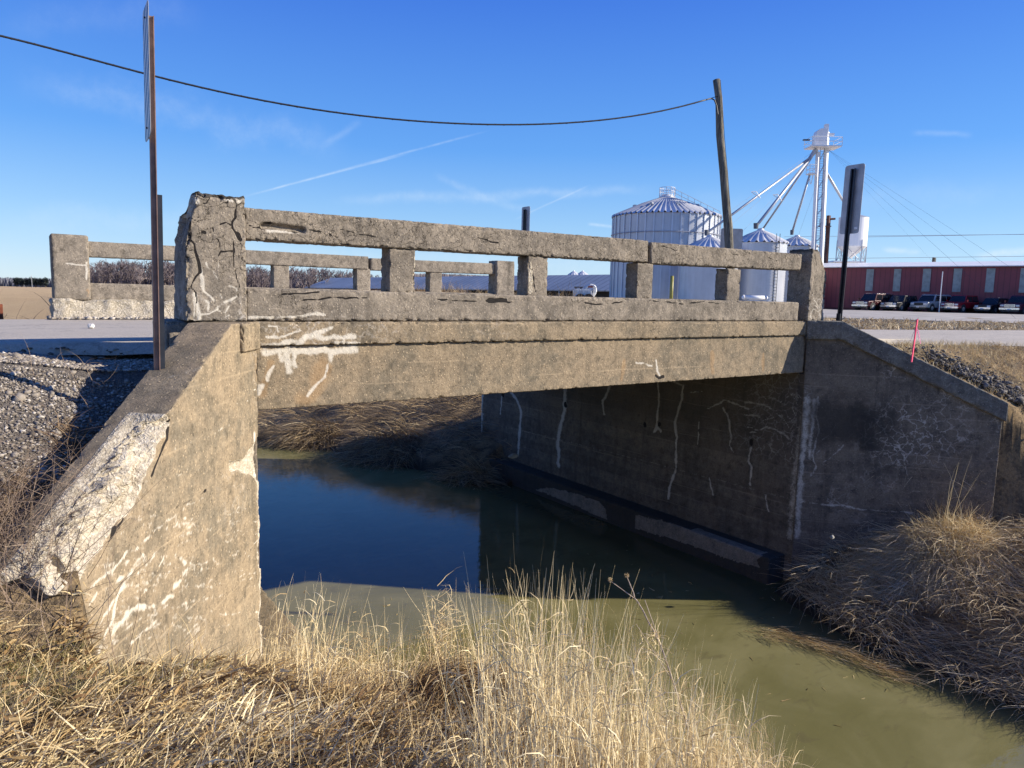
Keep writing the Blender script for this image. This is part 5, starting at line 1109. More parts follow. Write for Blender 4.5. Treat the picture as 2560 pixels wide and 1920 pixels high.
for s_ in (-.25, .25): b_.tube((lx + tx * s_, ly + ty * s_, 0), (lx + tx * s_, ly + ty * s_, Hb + 1.1), .04, n=5)
for k in range(int(Hb / .35)): b_.tube((lx - tx * .25, ly - ty * .25, k * .35), (lx + tx * .25, ly + ty * .25, k * .35), .025, n=4)
for k in range(5): b_.tube((lx + tx * .25, ly + ty * .25, Hb - 3 + k), (lx + tx * .25 + .4 * math.cos(ra), ly + ty * .25 + .4 * math.sin(ra), Hb - 3 + k), .03, n=4)
b_.out('ladder', M_WHITE, big)
# wind girt ring
b_ = BM(); zr = zat(1655, 592, 92) - zg + .2
for k in range(48): a = 2 * math.pi * k / 48; a2 = 2 * math.pi * (k + 1) / 48; b_.tube((6.78 * math.cos(a), 6.78 * math.sin(a), zr), (6.78 * math.cos(a2), 6.78 * math.sin(a2), zr), .05, n=4)
b_.out('wind_ring', M_GREY, big)
D2 = 78; x_, y_, zg = onto(1766, D2); b2o = grain_bin('small grain bin in front of the largest bin, smooth pale wall', x_, y_, 70 * D2 / F, zg - .2, zat(1766, 631, D2), zat(1766, 590, D2) - zat(1766, 631, D2), ribs=26)
D3 = 80; x_, y_, zg = onto(1890, D3); b3o = grain_bin('small grain bin right of the leaning pole with a narrow ladder', x_, y_, 64 * D3 / F, zg - .2, zat(1890, 611, D3), zat(1890, 574, D3) - zat(1890, 611, D3), ribs=24)
H3 = zat(1890, 611, D3) - zg + .2; r3 = 64 * D3 / F; va = math.atan2(-y_, -x_)
b_ = BM(); a = va + rad(38); lx, ly = (r3 + .1) * math.cos(a), (r3 + .1) * math.sin(a); tx, ty = -math.sin(a), math.cos(a)
for s_ in (-.22, .22): b_.tube((lx + tx * s_, ly + ty * s_, 0), (lx + tx * s_, ly + ty * s_, H3 + .9), .035, n=4)
for k in range(int(H3 / .35)): b_.tube((lx - tx * .22, ly - ty * .22, k * .35), (lx + tx * .22, ly + ty * .22, k * .35), .022, n=4)
b_.out('ladder', M_DKST, b3o)
D4 = 92; x_, y_, zg = onto(1981, D4); b4o = grain_bin('small grain bin directly left of the elevator tower, mostly hidden', x_, y_, 50 * D4 / F, zg - .2, zat(1981, 619, D4), zat(1981, 590, D4) - zat(1981, 619, D4), ribs=22)
# elevator leg tower
DT = 88.0; base = np.array(onto(2036, DT)); tw = empty('grain_elevator', 'tall white grain elevator tower with platforms and sloping spouts', 'grain elevator', None, tuple(base))
W_ = lambda px, py, D=DT: at(px, py, D) - base
u_ = 1.0 / F * DT
gz0 = base[2]
legA = (np.array([W_(2034, 660)[0], W_(2034, 660)[1], 0]), W_(2045, 380)); legB = (np.array([W_(2056, 660)[0], W_(2056, 660)[1], 0]), W_(2068, 330))
for a, c_ in (legA, legB):
    # extend to ground along same direction
    b_ = BM(); d_ = (c_ - a); az_ = math.atan2(d_[1], d_[0]); b_.tube(a, c_, .27, .27, 4); b_.out('leg_tube', M_WHITE, tw)
b_ = BM(); mid0 = (legA[0] + legB[0]) / 2; mid1 = (legA[1] + legB[1]) / 2
for k in range(1, 12):
    u = k / 12; b_.tube(legA[0] * (1 - u) + legA[1] * u, legB[0] * (1 - u) + legB[1] * u, .05, n=4)
for s_ in (-.22, .22):
    o_ = np.array([R[0, 0], R[1, 0], 0]) * s_; b_.tube(mid0 + o_, mid1 + o_, .035, n=4)
for k in range(70): u = k / 70; q = mid0 * (1 - u) + mid1 * u; o_ = np.array([R[0, 0], R[1, 0], 0]) * .22; b_.tube(q - o_, q + o_, .022, n=4)
b_.out('ladder', M_GREY, tw)
M_HEADL = simple('head_mark', (.10, .11, .13), .6)
hx = np.array([R[0, 0], R[1, 0], 0]); hx /= np.linalg.norm(hx); hy = np.array([-hx[1], hx[0], 0])
b_ = BM(); hc = W_(2050, 345); hw = 1.35
pts = [(-hw * .52, -1.1), (hw * .52, -1.1), (hw * .55, 1.05), (-.1, 1.05), (-hw * .40, .75), (-hw * .56, .2), (-hw * .56, -.6)]
b_.poly([hc + hx * x * 1.0 + np.array([0, 0, z]) - hy * .45 for x, z in pts], hy * .9); hd = b_.out('head_housing', M_WHITE, tw)
b_ = BM(); c_ = W_(2065, 330); b_.box(c_, (.42, .5, 1.8), math.atan2(hx[1], hx[0])); b_.box(W_(2076, 336), (.9, .3, .25), math.atan2(hx[1], hx[0])); b_.out('motor', M_WHITE, hd)
b_ = BM(); q = W_(2048, 331) - hy * .50
b_.poly([q + hx * .32 * math.cos(a) + np.array([0, 0, .13 * math.sin(a)]) for a in np.linspace(0, 2 * math.pi, 16, endpoint=False)], hy * .03); b_.out('oval_emblem', M_HEADL, hd)
def platform(cpx, wpx, py, dep_, name):
    c_ = W_(cpx, py); w2 = wpx / 2 * u_; b_ = BM(); b_.box(c_, (w2 * 2, dep_, .14), math.atan2(hx[1], hx[0]))
    for s_ in (-1, 1):
        for dd in (-1, 1):
            q = c_ + hx * w2 * s_ + hy * dep_ / 2 * dd; b_.tube(q, q + np.array([0, 0, 1.05]), .04, n=4)
        for hh in (.55, 1.05): b_.tube(c_ + hx * w2 * s_ - hy * dep_ / 2 + np.array([0, 0, hh]), c_ + hx * w2 * s_ + hy * dep_ / 2 + np.array([0, 0, hh]), .035, n=4)
    for dd in (-1, 1):
        for hh in (.55, 1.05): b_.tube(c_ - hx * w2 + hy * dep_ / 2 * dd + np.array([0, 0, hh]), c_ + hx * w2 + hy * dep_ / 2 * dd + np.array([0, 0, hh]), .035, n=4)
    for s_ in (-.6, .6): b_.tube(c_ + hx * w2 * s_, c_ + hx * w2 * s_ * .2 - np.array([0, 0, 1.2]), .05, n=4)
    b_.out(name, M_WHITE, tw)
platform(2057, 74, 369, 2.4, 'top_platform'); platform(2028, 17, 435, 1.1, 'side_platform')
BM().box(W_(2016, 350), (.8, .35, .14), math.atan2(hx[1], hx[0])).out('platform_lamp', M_HEADL, tw)
sp_start = W_(2038, 383); b_ = BM(); b_.tube(W_(2040, 374), W_(2024, 396), .32, .22, 8); b_.out('distributor', M_GREY, tw)
def apex(o_, px, py, D): return at(px, py, D) - base
for (p0_, p1_, rr_, nm) in ((W_(2027, 393), at(1766, 583, D2) - base, .13, 'spout'), (W_(2027, 393), at(1890, 566, D3) - base, .16, 'spout'), (W_(2029, 394), at(1904, 577, 95) - base, .12, 'spout'), (W_(2024, 438), at(1980, 582, D4) - base, .13, 'spout'), (W_(2063, 427), at(2135, 548, 107) - base, .16, 'spout')):
    b_ = BM(); b_.tube(p0_, p1_, rr_, n=10); s1_ = b_.out(nm, M_GREY, tw, True)
    BM().tube(p1_ + [0, 0, .35], p1_ - [0, 0, .25], rr_ * 1.8, rr_ * 1.5, 10).out('spout_end', M_HEADL, s1_)
for a_, c_ in ((W_(2030, 390), at(1900, 556, 95) - base), (W_(2036, 377), at(1780, 560, D2) - base), (W_(2036, 385), at(1800, 585, D2) - base), (W_(2035, 385), at(1860, 575, D3) - base)):
    BM().tube(a_, c_, .012, n=4).out('guy_wire', M_GREY, tw)
for (px, py, D) in ((2560, 690, 60), (2460, 665, 70), (2330, 652, 110), (1985, 620, 60), (2560, 815, 40)):
    BM().tube(W_(2072, 375), at(px, py, D) - base, .007, n=4).out('guy_wire', M_DKST, tw)
# truss standoffs on the spouts
for px, py, D in ((1890, 488, 81), (1944, 495, 83)):
    q = at(px, py, D) - base; b_ = BM(); b_.tube(q - hx * .55 + [0, 0, .35], q + hx * .5 - np.array([0, 0, .3]), .04, n=4); b_.tube(q - hx * .55 + [0, 0, .35], q + [0, 0, .4], .04, n=4); b_.tube(q + [0, 0, .4], q + hx * .5 - np.array([0, 0, .3]), .04, n=4); b_.out('spout_truss', M_WHITE, tw)
# rusty leg with caged ladder
DR = 106; bR = np.array(onto(2068, DR)); ro = empty('bucket_conveyor', 'rusty brown bucket conveyor column with caged ladder beside the white hopper', 'conveyor', None, tuple(bR)); WR_ = lambda px, py: at(px, py, DR) - bR
M_RUSTY = simple('rusty_steel', (.13, .055, .035), .8, .2, var=.3, vs=2)
BM().tube(np.array([WR_(2066, 660)[0], WR_(2066, 660)[1], 0]), WR_(2072, 539), .30, .30, 4).out('column', M_RUSTY, ro)
b_ = BM(); b_.box(WR_(2062, 566), (1.5, 1.0, .12), math.atan2(hx[1], hx[0])); 
for s_ in (-1, 1): b_.tube(WR_(2062, 566) + hx * .75 * s_, WR_(2062, 549) + hx * .75 * s_, .04, n=4)
b_.tube(WR_(2062, 549) - hx * .75, WR_(2062, 549) + hx * .75, .04, n=4); b_.out('platform', M_RUSTY, ro)
b_ = BM()
for s_ in (-.3, .3): b_.tube(WR_(2055, 660) + hx * s_, WR_(2056, 566) + hx * s_, .04, n=4)
for k in range(14): q = WR_(2055, 660) * (1 - k / 14) + WR_(2056, 566) * k / 14; b_.tube(q - hx * .3, q + hx * .3, .03, n=4); b_.tube(q - hx * .3 - hy * .5, q + hx * .3 - hy * .5, .03, n=4)
for s_ in (-.3, .3): b_.tube(WR_(2055, 660) + hx * s_ - hy * .5, WR_(2056, 566) + hx * s_ - hy * .5, .03, n=4)
b_.out('caged_ladder', M_DKST, ro); BM().tube(WR_(2072, 548), WR_(2088, 547), .15, n=8).out('transfer_spout', M_RUSTY, ro)
# white hopper bin
DH = 108; bH = np.array(onto(2118, DH)); ho = empty('hopper_bin', 'white overhead hopper bin with cone bottom on steel legs', 'hopper', None, tuple(bH)); WH = lambda px, py: at(px, py, DH) - bH
rH = 34 * DH / F; zt = WH(2118, 547)[2]; zc1 = WH(2118, 618)[2]; zc0 = WH(2118, 646)[2]
b_ = BM(); b_.tube((0, 0, zc1), (0, 0, zt), rH, rH, 40); b_.out('drum', M_WHITE, ho, False)
b_ = BM(); b_.tube((0, 0, zc0), (0, 0, zc1), .12, rH, 40, False); b_.out('cone', M_WHITE, ho, True)
b_ = BM(); b_.tube((0, 0, zt), (0, 0, zt + .35), rH + .05, rH * .5, 40); b_.out('lid', M_GREY, ho)
zf = WH(2118, 655)[2]
for a in range(6):
    an = a * math.pi / 3 + .2; x_, y_ = rH * math.cos(an), rH * math.sin(an); BM().tube((x_, y_, 0), (x_, y_, zc1 + .9), .08, n=6).out('leg', M_GREY, ho)
b_ = BM()
for a in range(6):
    an = a * math.pi / 3 + .2; an2 = an + math.pi / 3; p0_ = np.array([rH * math.cos(an), rH * math.sin(an), zf]); p1_ = np.array([rH * math.cos(an2), rH * math.sin(an2), zc1 - .1])
    b_.tube(p0_, p1_, .04, n=4); p0_[2], p1_[2] = p1_[2], p0_[2]; b_.tube(p0_, p1_, .04, n=4)
b_.out('cross_bracing', M_GREY, ho)
b_ = BM(); q = WH(2114, 655); b_.box(q, (4.7, 2.4, .2), math.atan2(hx[1], hx[0])); b_.tube(WH(2085, 661), WH(2160, 661), .14, n=6); b_.tube(WH(2140, 667), WH(2160, 657), .1, n=6); b_.tube(WH(2070, 658), WH(2085, 668), .1, n=6); b_.out('frame', M_WHITE, ho)
# red barn
m_red, t, b = material('red_ribbed_siding'); oc = t.new('ShaderNodeTexCoord').outputs['Object']; sx = t.new('ShaderNodeSeparateXYZ'); t.put(sx.inputs[0], oc)
rb = t.math('FRACT', t.math('MULTIPLY', sx.outputs[1], 1 / .55)); n = t.noise(oc, .5, 5)
c = t.mix(t.ss(rb, .82, .9), (.235, .045, .058), (.15, .03, .04)); c = t.mix(1.0, c, t.lin(n, .3, .7, .85, 1.15), 'MULTIPLY'); t.put(b.inputs['Base Color'], c); b.inputs['Roughness'].default_value = .5
A0 = at(2060, 762, 92.5); A1 = at(2560, 780, 79.5); A0[2] = A1[2] = 0; dB = (A1 - A0); dB /= np.linalg.norm(dB)
A1e = A1 + dB * 30; A0e = A0 - dB * 14; Lb = np.linalg.norm(A1e - A0e); zgB = gz(A1[0], A1[1]) - .1
eave = (zat(2085, 671, 91.8) + zat(2560, 665, 79.5)) / 2
barn = empty('red_barn', 'long low dark red metal barn with white roof edge behind the trucks', 'barn', None, (A0e[0], A0e[1], zgB)); barn.rotation_euler = (0, 0, math.atan2(dB[1], dB[0]) - math.pi / 2)
Hh = eave - zgB; side = -1   # local y along wall, local -x? decide outward
nrm_out = np.array([-dB[1], dB[0], 0]);
if nrm_out @ (-A0) < 0: nrm_out = -nrm_out
lx = np.array([math.cos(barn.rotation_euler[2]), math.sin(barn.rotation_euler[2]), 0]); sg = 1 if lx @ nrm_out > 0 else -1    # local +x*sg faces the camera
BM().box((-sg * 9, Lb / 2, Hh / 2), (18, Lb, Hh)).out('wall', m_red, barn)
M_ROOFW = metal_sheet('pale_roof_sheet', (.74, .73, .70), .45, 0.0)
b_ = BM(); y0_, y1_ = -.4, Lb + .4
b_.poly([(sg * .5, y0_, Hh + .01), (sg * .5, y0_, Hh + .10), (-sg * 9, y0_, Hh + 1.08), (-sg * 18.5, y0_, Hh + .10), (-sg * 18.5, y0_, Hh + .01)], (0, y1_ - y0_, 0)); b_.out('roof', M_ROOFW, barn)
M_PANEL = simple('translucent_panel', (.30, .33, .31), .5, var=.15, vs=2)
for (xa, xb) in ((880, 940), (1108, 1167), (1348, 1414), (1602, 1671), (1873, 1945), (2155, 2232), (2460, 2545)):
    def wallhit(px): d = ray(px, 700); k = ((A0 - CAM)[:2] @ nrm_out[:2]) / (d[:2] @ nrm_out[:2]); P = CAM + d * k; return (P - A0e)[:2] @ dB[:2]
    ya, yb = wallhit(1900 + xa / 3.318), wallhit(1900 + xb / 3.318)
    BM().box((sg * .04, (ya + yb) / 2, Hh * .715), (.10, abs(yb - ya), Hh * .50)).out('light_panel', M_PANEL, barn)
b_ = BM(); b_.box((sg * .03, Lb / 2, .2), (.1, Lb, .4)); b_.out('base_trim', simple('base_trim', (.12, .03, .03)), barn)
# vehicles
M_TYRE = simple('tyre_rubber', (.02, .02, .02), .8); M_RIM = simple('wheel_rim', (.45, .45, .46), .35, .8); M_GLS = simple('dark_glass', (.012, .014, .018), .08); M_CHR = simple('chrome', (.75, .75, .76), .2, .9); M_BLK = simple('black_trim', (.02, .02, .022), .5)
M_LAMP = simple('headlamp_lens', (.72, .72, .70), .15); M_PLT = simple('licence_plate', (.7, .7, .7), .5)
def vehicle(label, cat, px, py, D, paint, kind='pickup', L=5.4, Wd=2.0, Ht=1.85, chrome=True, bumper=None, heading=277, grille=M_CHR):
    P = at(px, py, D); zgv = gz(P[0], P[1]) + .04; o = empty('parked_' + ('pickup' if kind == 'pickup' else 'suv'), label, cat, 'vehicles parked along the red barn', (P[0], P[1], zgv))
    a = rad(heading); fw = np.array([math.sin(a), math.cos(a)]); o.rotation_euler = (0, 0, math.atan2(fw[1], fw[0]))   # local +x forward; origin at front axle centre bottom
    hb = Ht * .56; x1 = .95; x0 = x1 - L
    M_P = simple('paint_' + kind, paint, .25, .2, var=.05, vs=2)
    prof = [(x1, .42), (x1 + .02, hb * .86), (x1 - .12, hb * .98), (x1 - 1.2, hb * 1.06), (x1 - 1.35, hb * 1.06)]
    prof += [(x0 + .03, hb * 1.06), (x0, .5)]
    b_ = BM(); b_.poly([(x, -Wd / 2, z) for x, z in prof], (0, Wd, 0)); body = b_.out('body', M_P, o)
    bpy_bev = body.modifiers.new('bevel', 'BEVEL'); bpy_bev.width = .07; bpy_bev.segments = 3
    ce = x1 - 1.25; cr = ce - (2.9 if kind == 'pickup' else L - 1.55)
    c0 = [(ce, hb * 1.0), (ce - .55, Ht), (cr + (.12 if kind == 'pickup' else .35), Ht), (cr, hb * 1.0)]
    me = bmesh.new(); vs = []
    for s_ in (-1, 1): vs.append([me.verts.new((x, s_ * (Wd / 2 - (.06 if z < Ht else .22)), z)) for x, z in c0])
    me.faces.new(vs[0]); me.faces.new(vs[1][::-1])
    for k in range(4): me.faces.new([vs[0][k], vs[1][k], vs[1][(k + 1) % 4], vs[0][(k + 1) % 4]])
    bmc = BM(); bmc.b.free(); bmc.b = me; cab = bmc.out('cab', M_P, o); md = cab.modifiers.new('bevel', 'BEVEL'); md.width = .06; md.segments = 2
    # glass: windshield and side windows slightly proud
    ws = BM(); w1, w2 = Wd / 2 - .14, Wd / 2 - .28; e_ = .012
    f0 = np.array([ce, 0, hb]); f1 = np.array([ce - .55, 0, Ht]); dv = f1 - f0; nv = np.array([dv[2], 0, -dv[0]]); nv /= np.linalg.norm(nv)
    a0 = f0 + dv * .12 + nv * e_; a1 = f0 + dv * .90 + nv * e_
    ws.poly([(a0[0], -w1, a0[2]), (a0[0], w1, a0[2]), (a1[0], w2, a1[2]), (a1[0], -w2, a1[2])], nv * .008); ws.out('windshield', M_GLS, o)
    for s_ in (-1, 1):
        k0, k1 = .14, .86; yb_, yt = Wd / 2 - .06, Wd / 2 - .22; n_w = 2 if kind == 'pickup' else 3; xs0, xs1 = ce - .25, cr + .12; xt0, xt1 = ce - .62, cr + (.22 if kind == 'pickup' else .45)
        zl, zh = hb + (Ht - hb) * k0, hb + (Ht - hb) * k1; yl, yh = yb_ + (yt - yb_) * k0 + .012, yb_ + (yt - yb_) * k1 + .012
        for q in range(n_w):
            u0, u1 = q / n_w + .02, (q + 1) / n_w - .02; lb = lambda u: xs0 + (xs1 - xs0) * u; lt = lambda u: xt0 + (xt1 - xt0) * u
            BM().poly([(lb(u0), s_ * yl, zl), (lb(u1), s_ * yl, zl), (lt(u1), s_ * yh, zh), (lt(u0), s_ * yh, zh)], (0, s_ * .008, 0)).out('side_window', M_GLS, o)
        BM().box((ce - .2, s_ * (Wd / 2 + .14), hb + .22), (.10, .2, .24), 0, .03).out('mirror', M_BLK if not chrome else M_P, o)
        hl = BM().box((x1 + .01, s_ * (Wd / 2 - .27), hb * .80), (.06, .36, .19), 0, .02); hl.out('headlight', M_LAMP, o)
        for wx in (0, x0 + 1.15):
            w_ = BM().tube((wx, s_ * (Wd / 2 - .26), .40), (wx, s_ * (Wd / 2 + .01), .40), .40, .40, 24).out('wheel', M_TYRE, o, False)
            BM().tube((wx, s_ * (Wd / 2 - .1), .40), (wx, s_ * (Wd / 2 + .025), .40), .24, .22, 16).out('rim', M_RIM, w_)
            BM().tube((wx, s_ * (Wd / 2 - .30), .44), (wx, s_ * (Wd / 2 + .004), .44), .48, .48, 24).out('wheel_arch', M_BLK, o)
    g_ = BM().box((x1 + .02, 0, hb * .79), (.06, Wd - 1.02, .30), 0, .02).out('grille', grille, o)
    for k in range(3): BM().box((x1 + .055, 0, hb * .79 - .09 + .09 * k), (.012, Wd - 1.12, .045)).out('grille_slot', M_BLK, g_)
    bp = BM().box((x1 + .06, 0, .56), (.20, Wd - .04, .20), 0, .05).out('bumper', bumper or (M_CHR if chrome else M_P), o)
    BM().box((x1 + .165, .0, .50), (.012, .32, .14)).out('licence_plate', M_PLT, o)
    BM().box((x1 - .02, 0, .36), (.2, Wd - .3, .22)).out('lower_valance', M_BLK, o)
    if kind == 'pickup':
        BM().box(((cr + x0) / 2 - .03, 0, hb * 1.065 - .01), (cr - x0 - .3, Wd - .3, .06)).out('bed_cover', M_BLK, o)
    else:
        for s_ in (-1, 1): BM().tube((ce - .8, s_ * (Wd / 2 - .32), Ht + .05), (cr + .6, s_ * (Wd / 2 - .32), Ht + .05), .025, n=6).out('roof_rail', M_CHR, o)
    return o
vehicle('dark maroon SUV with chrome grille, leftmost vehicle in front of the barn', 'suv', 2162, 768, 83, (.055, .010, .014), 'suv', 5.6, 2.0, 1.92, heading=275)
vehicle('black pickup with chrome bumper, parked right of the maroon SUV', 'pickup', 2233, 768, 82, (.012, .013, .016), 'pickup', 5.6, 2.0, 1.78, heading=275)
vehicle('silver four-door SUV parked between the black and the red pickup', 'suv', 2308, 771, 81, (.36, .37, .37), 'suv', 5.5, 2.0, 1.90, chrome=False, heading=275, grille=M_BLK)
vehicle('bright red pickup with a large chrome-framed grille', 'pickup', 2385, 772, 80, (.33, .012, .018), 'pickup', 5.9, 2.0, 1.92, heading=275)
vehicle('small dark SUV seen between the red and the rightmost pickup', 'suv', 2467, 774, 79, (.02, .022, .026), 'suv', 4.5, 1.8, 1.68, chrome=False, bumper=M_CHR, heading=275, grille=M_BLK)
vehicle('dark red pickup cut off by the right picture edge', 'pickup', 2535, 776, 76.5, (.10, .014, .03), 'pickup', 5.9, 2.05, 1.98, heading=275)
# grey shed with ribbed roof, far left of bins
m_sr, t, b = material('shed_roof_sheet'); oc = t.new('ShaderNodeTexCoord').outputs['Object']; sx = t.new('ShaderNodeSeparateXYZ'); t.put(sx.inputs[0], oc)
rb = t.math('FRACT', t.math('MULTIPLY', sx.outputs[0], 1 / 1.8)); c = t.mix(t.ss(rb, .7, .85), (.30, .33, .35), (.20, .22, .24)); c = t.mix(1.0, c, t.lin(t.noise(oc, .15, 4), .3, .7, .8, 1.2), 'MULTIPLY'); t.put(b.inputs['Base Color'], c); b.inputs['Roughness'].default_value = .5; b.inputs['Metallic'].default_value = .3
S0 = at(760, 719, 235.0); S1 = at(1560, 726, 150.0); dS = S1 - S0; dS[2] = 0; Ls = np.linalg.norm(dS); dS /= Ls
shed = empty('grey_shed', 'long grey ribbed roof of a farm shed seen through the parapet openings', 'shed', None, (S0[0], S0[1], 0)); shed.rotation_euler = (0, 0, math.atan2(dS[1], dS[0]))
ly_ = np.array([-dS[1], dS[0], 0]); sgn = 1 if ly_ @ S0 > 0 else -1; ze0 = S0[2]; ze1 = S1[2]
b_ = BM(); wd = 10; zr0 = zat(812, 694, 240.0); zr1 = zat(1560, 684, 158.0)
me = b_.b
def q4(p): return me.faces.new([me.verts.new(Vector(v)) for v in p])
q4([(0, 0, ze0), (Ls, 0, ze1), (Ls, sgn * wd, zr1), (0, sgn * wd, zr0)]); q4([(0, sgn * wd, zr0), (Ls, sgn * wd, zr1), (Ls, sgn * 2 * wd, ze1), (0, sgn * 2 * wd, ze0)])
q4([(0, 0, ze0 - .25), (Ls, 0, ze1 - .25), (Ls, 0, ze1), (0, 0, ze0)]); b_.out('roof', m_sr, shed)
M_SHW = simple('shed_shadow_wall', (.05, .045, .045), .8); M_SHR = simple('shed_red_wall', (.14, .04, .04), .7)
zs = zat(760, 735, 235) - 1.5
b_ = BM(); b_.box((Ls * .30, sgn * 1.0, (ze0 + zs) / 2 - .15), (Ls * .6, .3, ze0 - zs)); b_.out('red_wall', M_SHR, shed)
b_ = BM(); b_.box((Ls * .8, sgn * 3.0, (ze1 + zs) / 2 - .15), (Ls * .4, .3, ze1 - zs)); b_.out('bay_shade_panel', M_SHW, shed)  # near-black panel stands in for the shade inside the open bays
M_PST = simple('shed_post', (.35, .35, .33), .7)
for k in range(7): BM().box((Ls * (.62 + .06 * k), sgn * .1, (ze1 + zs) / 2 - .2), (.25, .25, ze1 - zs)).out('post', M_PST, shed)
# distant small bins
for px, lb in ((1440, 'tiny distant grain bin roof above the shed ridge, the left of two'), (1462, 'tiny distant grain bin roof above the shed ridge, the right of two')):
    x_, y_, zg = onto(px - 8, 240); grain_bin(lb, x_, y_, 1.9, zg, zat(px - 8, 688, 240), zat(px - 8, 677, 240) - zat(px - 8, 688, 240), ribs=14)
# loader arms in front of the shed
DL = 60; bl = np.array(onto(1475, DL)); ld = empty('tractor_loader', 'small tractor loader with pale curved lift arms in front of the shed', 'tractor', None, tuple(bl)); WL_ = lambda px, py: at(px, py, DL) - bl
M_LD = simple('pale_loader_paint', (.62, .62, .60), .5)
arc = [(1458, 740), (1462, 726), (1468, 717), (1476, 713), (1484, 714), (1489, 720), (1489, 730), (1482, 742)]
for off in (0, .8):
    b_ = BM()
    for a, c_ in zip(arc[:-1], arc[1:]): b_.tube(WL_(*a) + hy * off, WL_(*c_) + hy * off, .11, n=6)
    b_.out('lift_arm', M_LD, ld)
BM().box(WL_(1476, 717), (.38, .3, .16), math.atan2(hx[1], hx[0])).out('red_plate', simple('red_plate', (.22, .06, .05)), ld)
b_ = BM(); b_.box(WL_(1456, 738), (1.5, 1.2, 1.0), math.atan2(hx[1], hx[0]), .1); b_.out('body', M_LD, ld)
for px in (1448, 1468): BM().tube(WL_(px, 748) - hy * .8, WL_(px, 748) - hy * 1.1, .45, n=20).out('wheel', M_TYRE, ld)
b_ = BM()
for px in (1440, 1452):
    b_.tube(WL_(px, 740) , WL_(px, 718), .05, n=5)
b_.box(WL_(1446, 718), (.7, .9, .08), math.atan2(hx[1], hx[0])); b_.out('roll_bar', M_BLK, ld)
# yellow bollard, propane tank, antenna, roof pole
x_, y_, zg = onto(1677, 70); b_ = BM(); b_.tube((0, 0, 0), (0, 0, zat(1677, 690, 70) - zg), .17, n=16); o = b_.out('bollard', simple('yellow_paint', (.27, .24, .05), .5), None, True); o.location = (x_, y_, zg); tag(o, 'yellow pipe post in front of the largest grain bin', 'bollard')
x_, y_, zg = onto(1886, 66); tk = empty('storage_tank', 'white horizontal tank at the foot of the small bins behind the parapet', 'tank', None, (x_, y_, zg)); zz = zat(1886, 744, 66) - zg
b_ = BM(); b_.tube(-hx * 1.0 + [0, 0, zz], hx * 1.0 + [0, 0, zz], .19, n=20); b_.tube(hx * 1.0 + [0, 0, zz], hx * 1.18 + [0, 0, zz], .24, .10, 20); b_.tube(-hx * 1.18 + [0, 0, zz], -hx * 1.0 + [0, 0, zz], .10, .24, 20); b_.out('tank_shell', M_WHITE, tk, True)
b_ = BM()
for s_ in (-.7, .7): b_.box(hx * s_ + [0, 0, zz / 2], (.12, .3, zz))
b_.out('cradle', M_GREY, tk)
q = at(2352, 731, 79); b_ = BM(); b_.tube((0, 0, 0), (0, 0, zat(2352, 679, 79) - gz(q[0], q[1])), .05, n=8); o = b_.out('pole', M_WHITE, None); o.location = (q[0], q[1], gz(q[0], q[1])); tag(o, 'thin white pole standing behind the silver SUV', 'pole')
q = at(2332, 664, 120); pz = gz(q[0], q[1]); b_ = BM(); b_.tube((0, 0, 0), (0, 0, zat(2332, 644, 120) - pz), .16, n=8); o = b_.out('utility_pole', m_wood, None); o.location = (q[0], q[1], pz); tag(o, 'dark pole top peeking over the barn roof', 'utility pole')
BM().box((.25, 0, zat(2332, 652, 120) - pz), (.5, .4, 1.0)).out('transformer', M_BLK, o)
# distant power line
b_ = BM()
for (a, c_) in (((1960, 592), (2560, 586)), ((2140, 593), (2700, 583)), ((1930, 648), (2640, 640))): b_.tube(at(*a, 150), at(*c_, 120), .03, n=4)
tag(b_.out('power_line', M_GREY, None), 'thin grey power lines crossing the sky behind the hopper bin', 'power line')
# ================================================================== distant woods
M_BARK = blade_mat('bare_twigs_far', [(0, (.10, .085, .09)), (.5, (.20, .165, .165)), (1, (.34, .29, .27))], .9, 0)
def bare_tree(x, y, h, rg, tnt=.4, wf=1.0, n1=16, n2=9):
    g = gz(x, y); parts = []
    T = blades(np.array([[x, y, g - .3]]), np.array([[rg.normal(0, .04), rg.normal(0, .04), 1.0]]), np.array([h * .92]), np.array([h * .028 * wf]), 6, 0, .02, rg, wob=.02); parts.append((*T, np.array([tnt])))
    sp_ = T[0].reshape(7, 2, 3).mean(1)
    f_ = rg.uniform(.28, .98, n1); B0 = np.stack([np.interp(f_ * 6, range(7), sp_[:, k]) for k in range(3)], 1); az = rg.uniform(0, 6.28, n1); el = rg.uniform(.5, 1.6, n1)
    L1 = h * (.46 - .30 * f_) * rg.uniform(.7, 1.2, n1); B = blades(B0, np.stack([np.cos(az), np.sin(az), el], 1), L1, np.full(n1, h * .012 * wf), 5, -.25, .1, rg, wob=.12); parts.append((*B, np.clip(rg.normal(tnt, .1, n1), 0, 1)))
    m = n1 * n2; idx = np.repeat(np.arange(n1), n2); kk = rg.integers(1, 6, m); C0 = B[0].reshape(n1, B[2], 3)[idx, kk * 2]; az = rg.uniform(0, 6.28, m)
    C = blades(C0, np.stack([np.cos(az), np.sin(az), rg.uniform(.2, 1.8, m)], 1), L1[idx] * rg.uniform(.25, .6, m), np.full(m, h * .0055 * wf), 3, -.2, .2, rg, wob=.2); parts.append((*C, np.clip(rg.normal(tnt + .12, .15, m), 0, 1)))
    return parts
rg = np.random.default_rng(501); parts = []
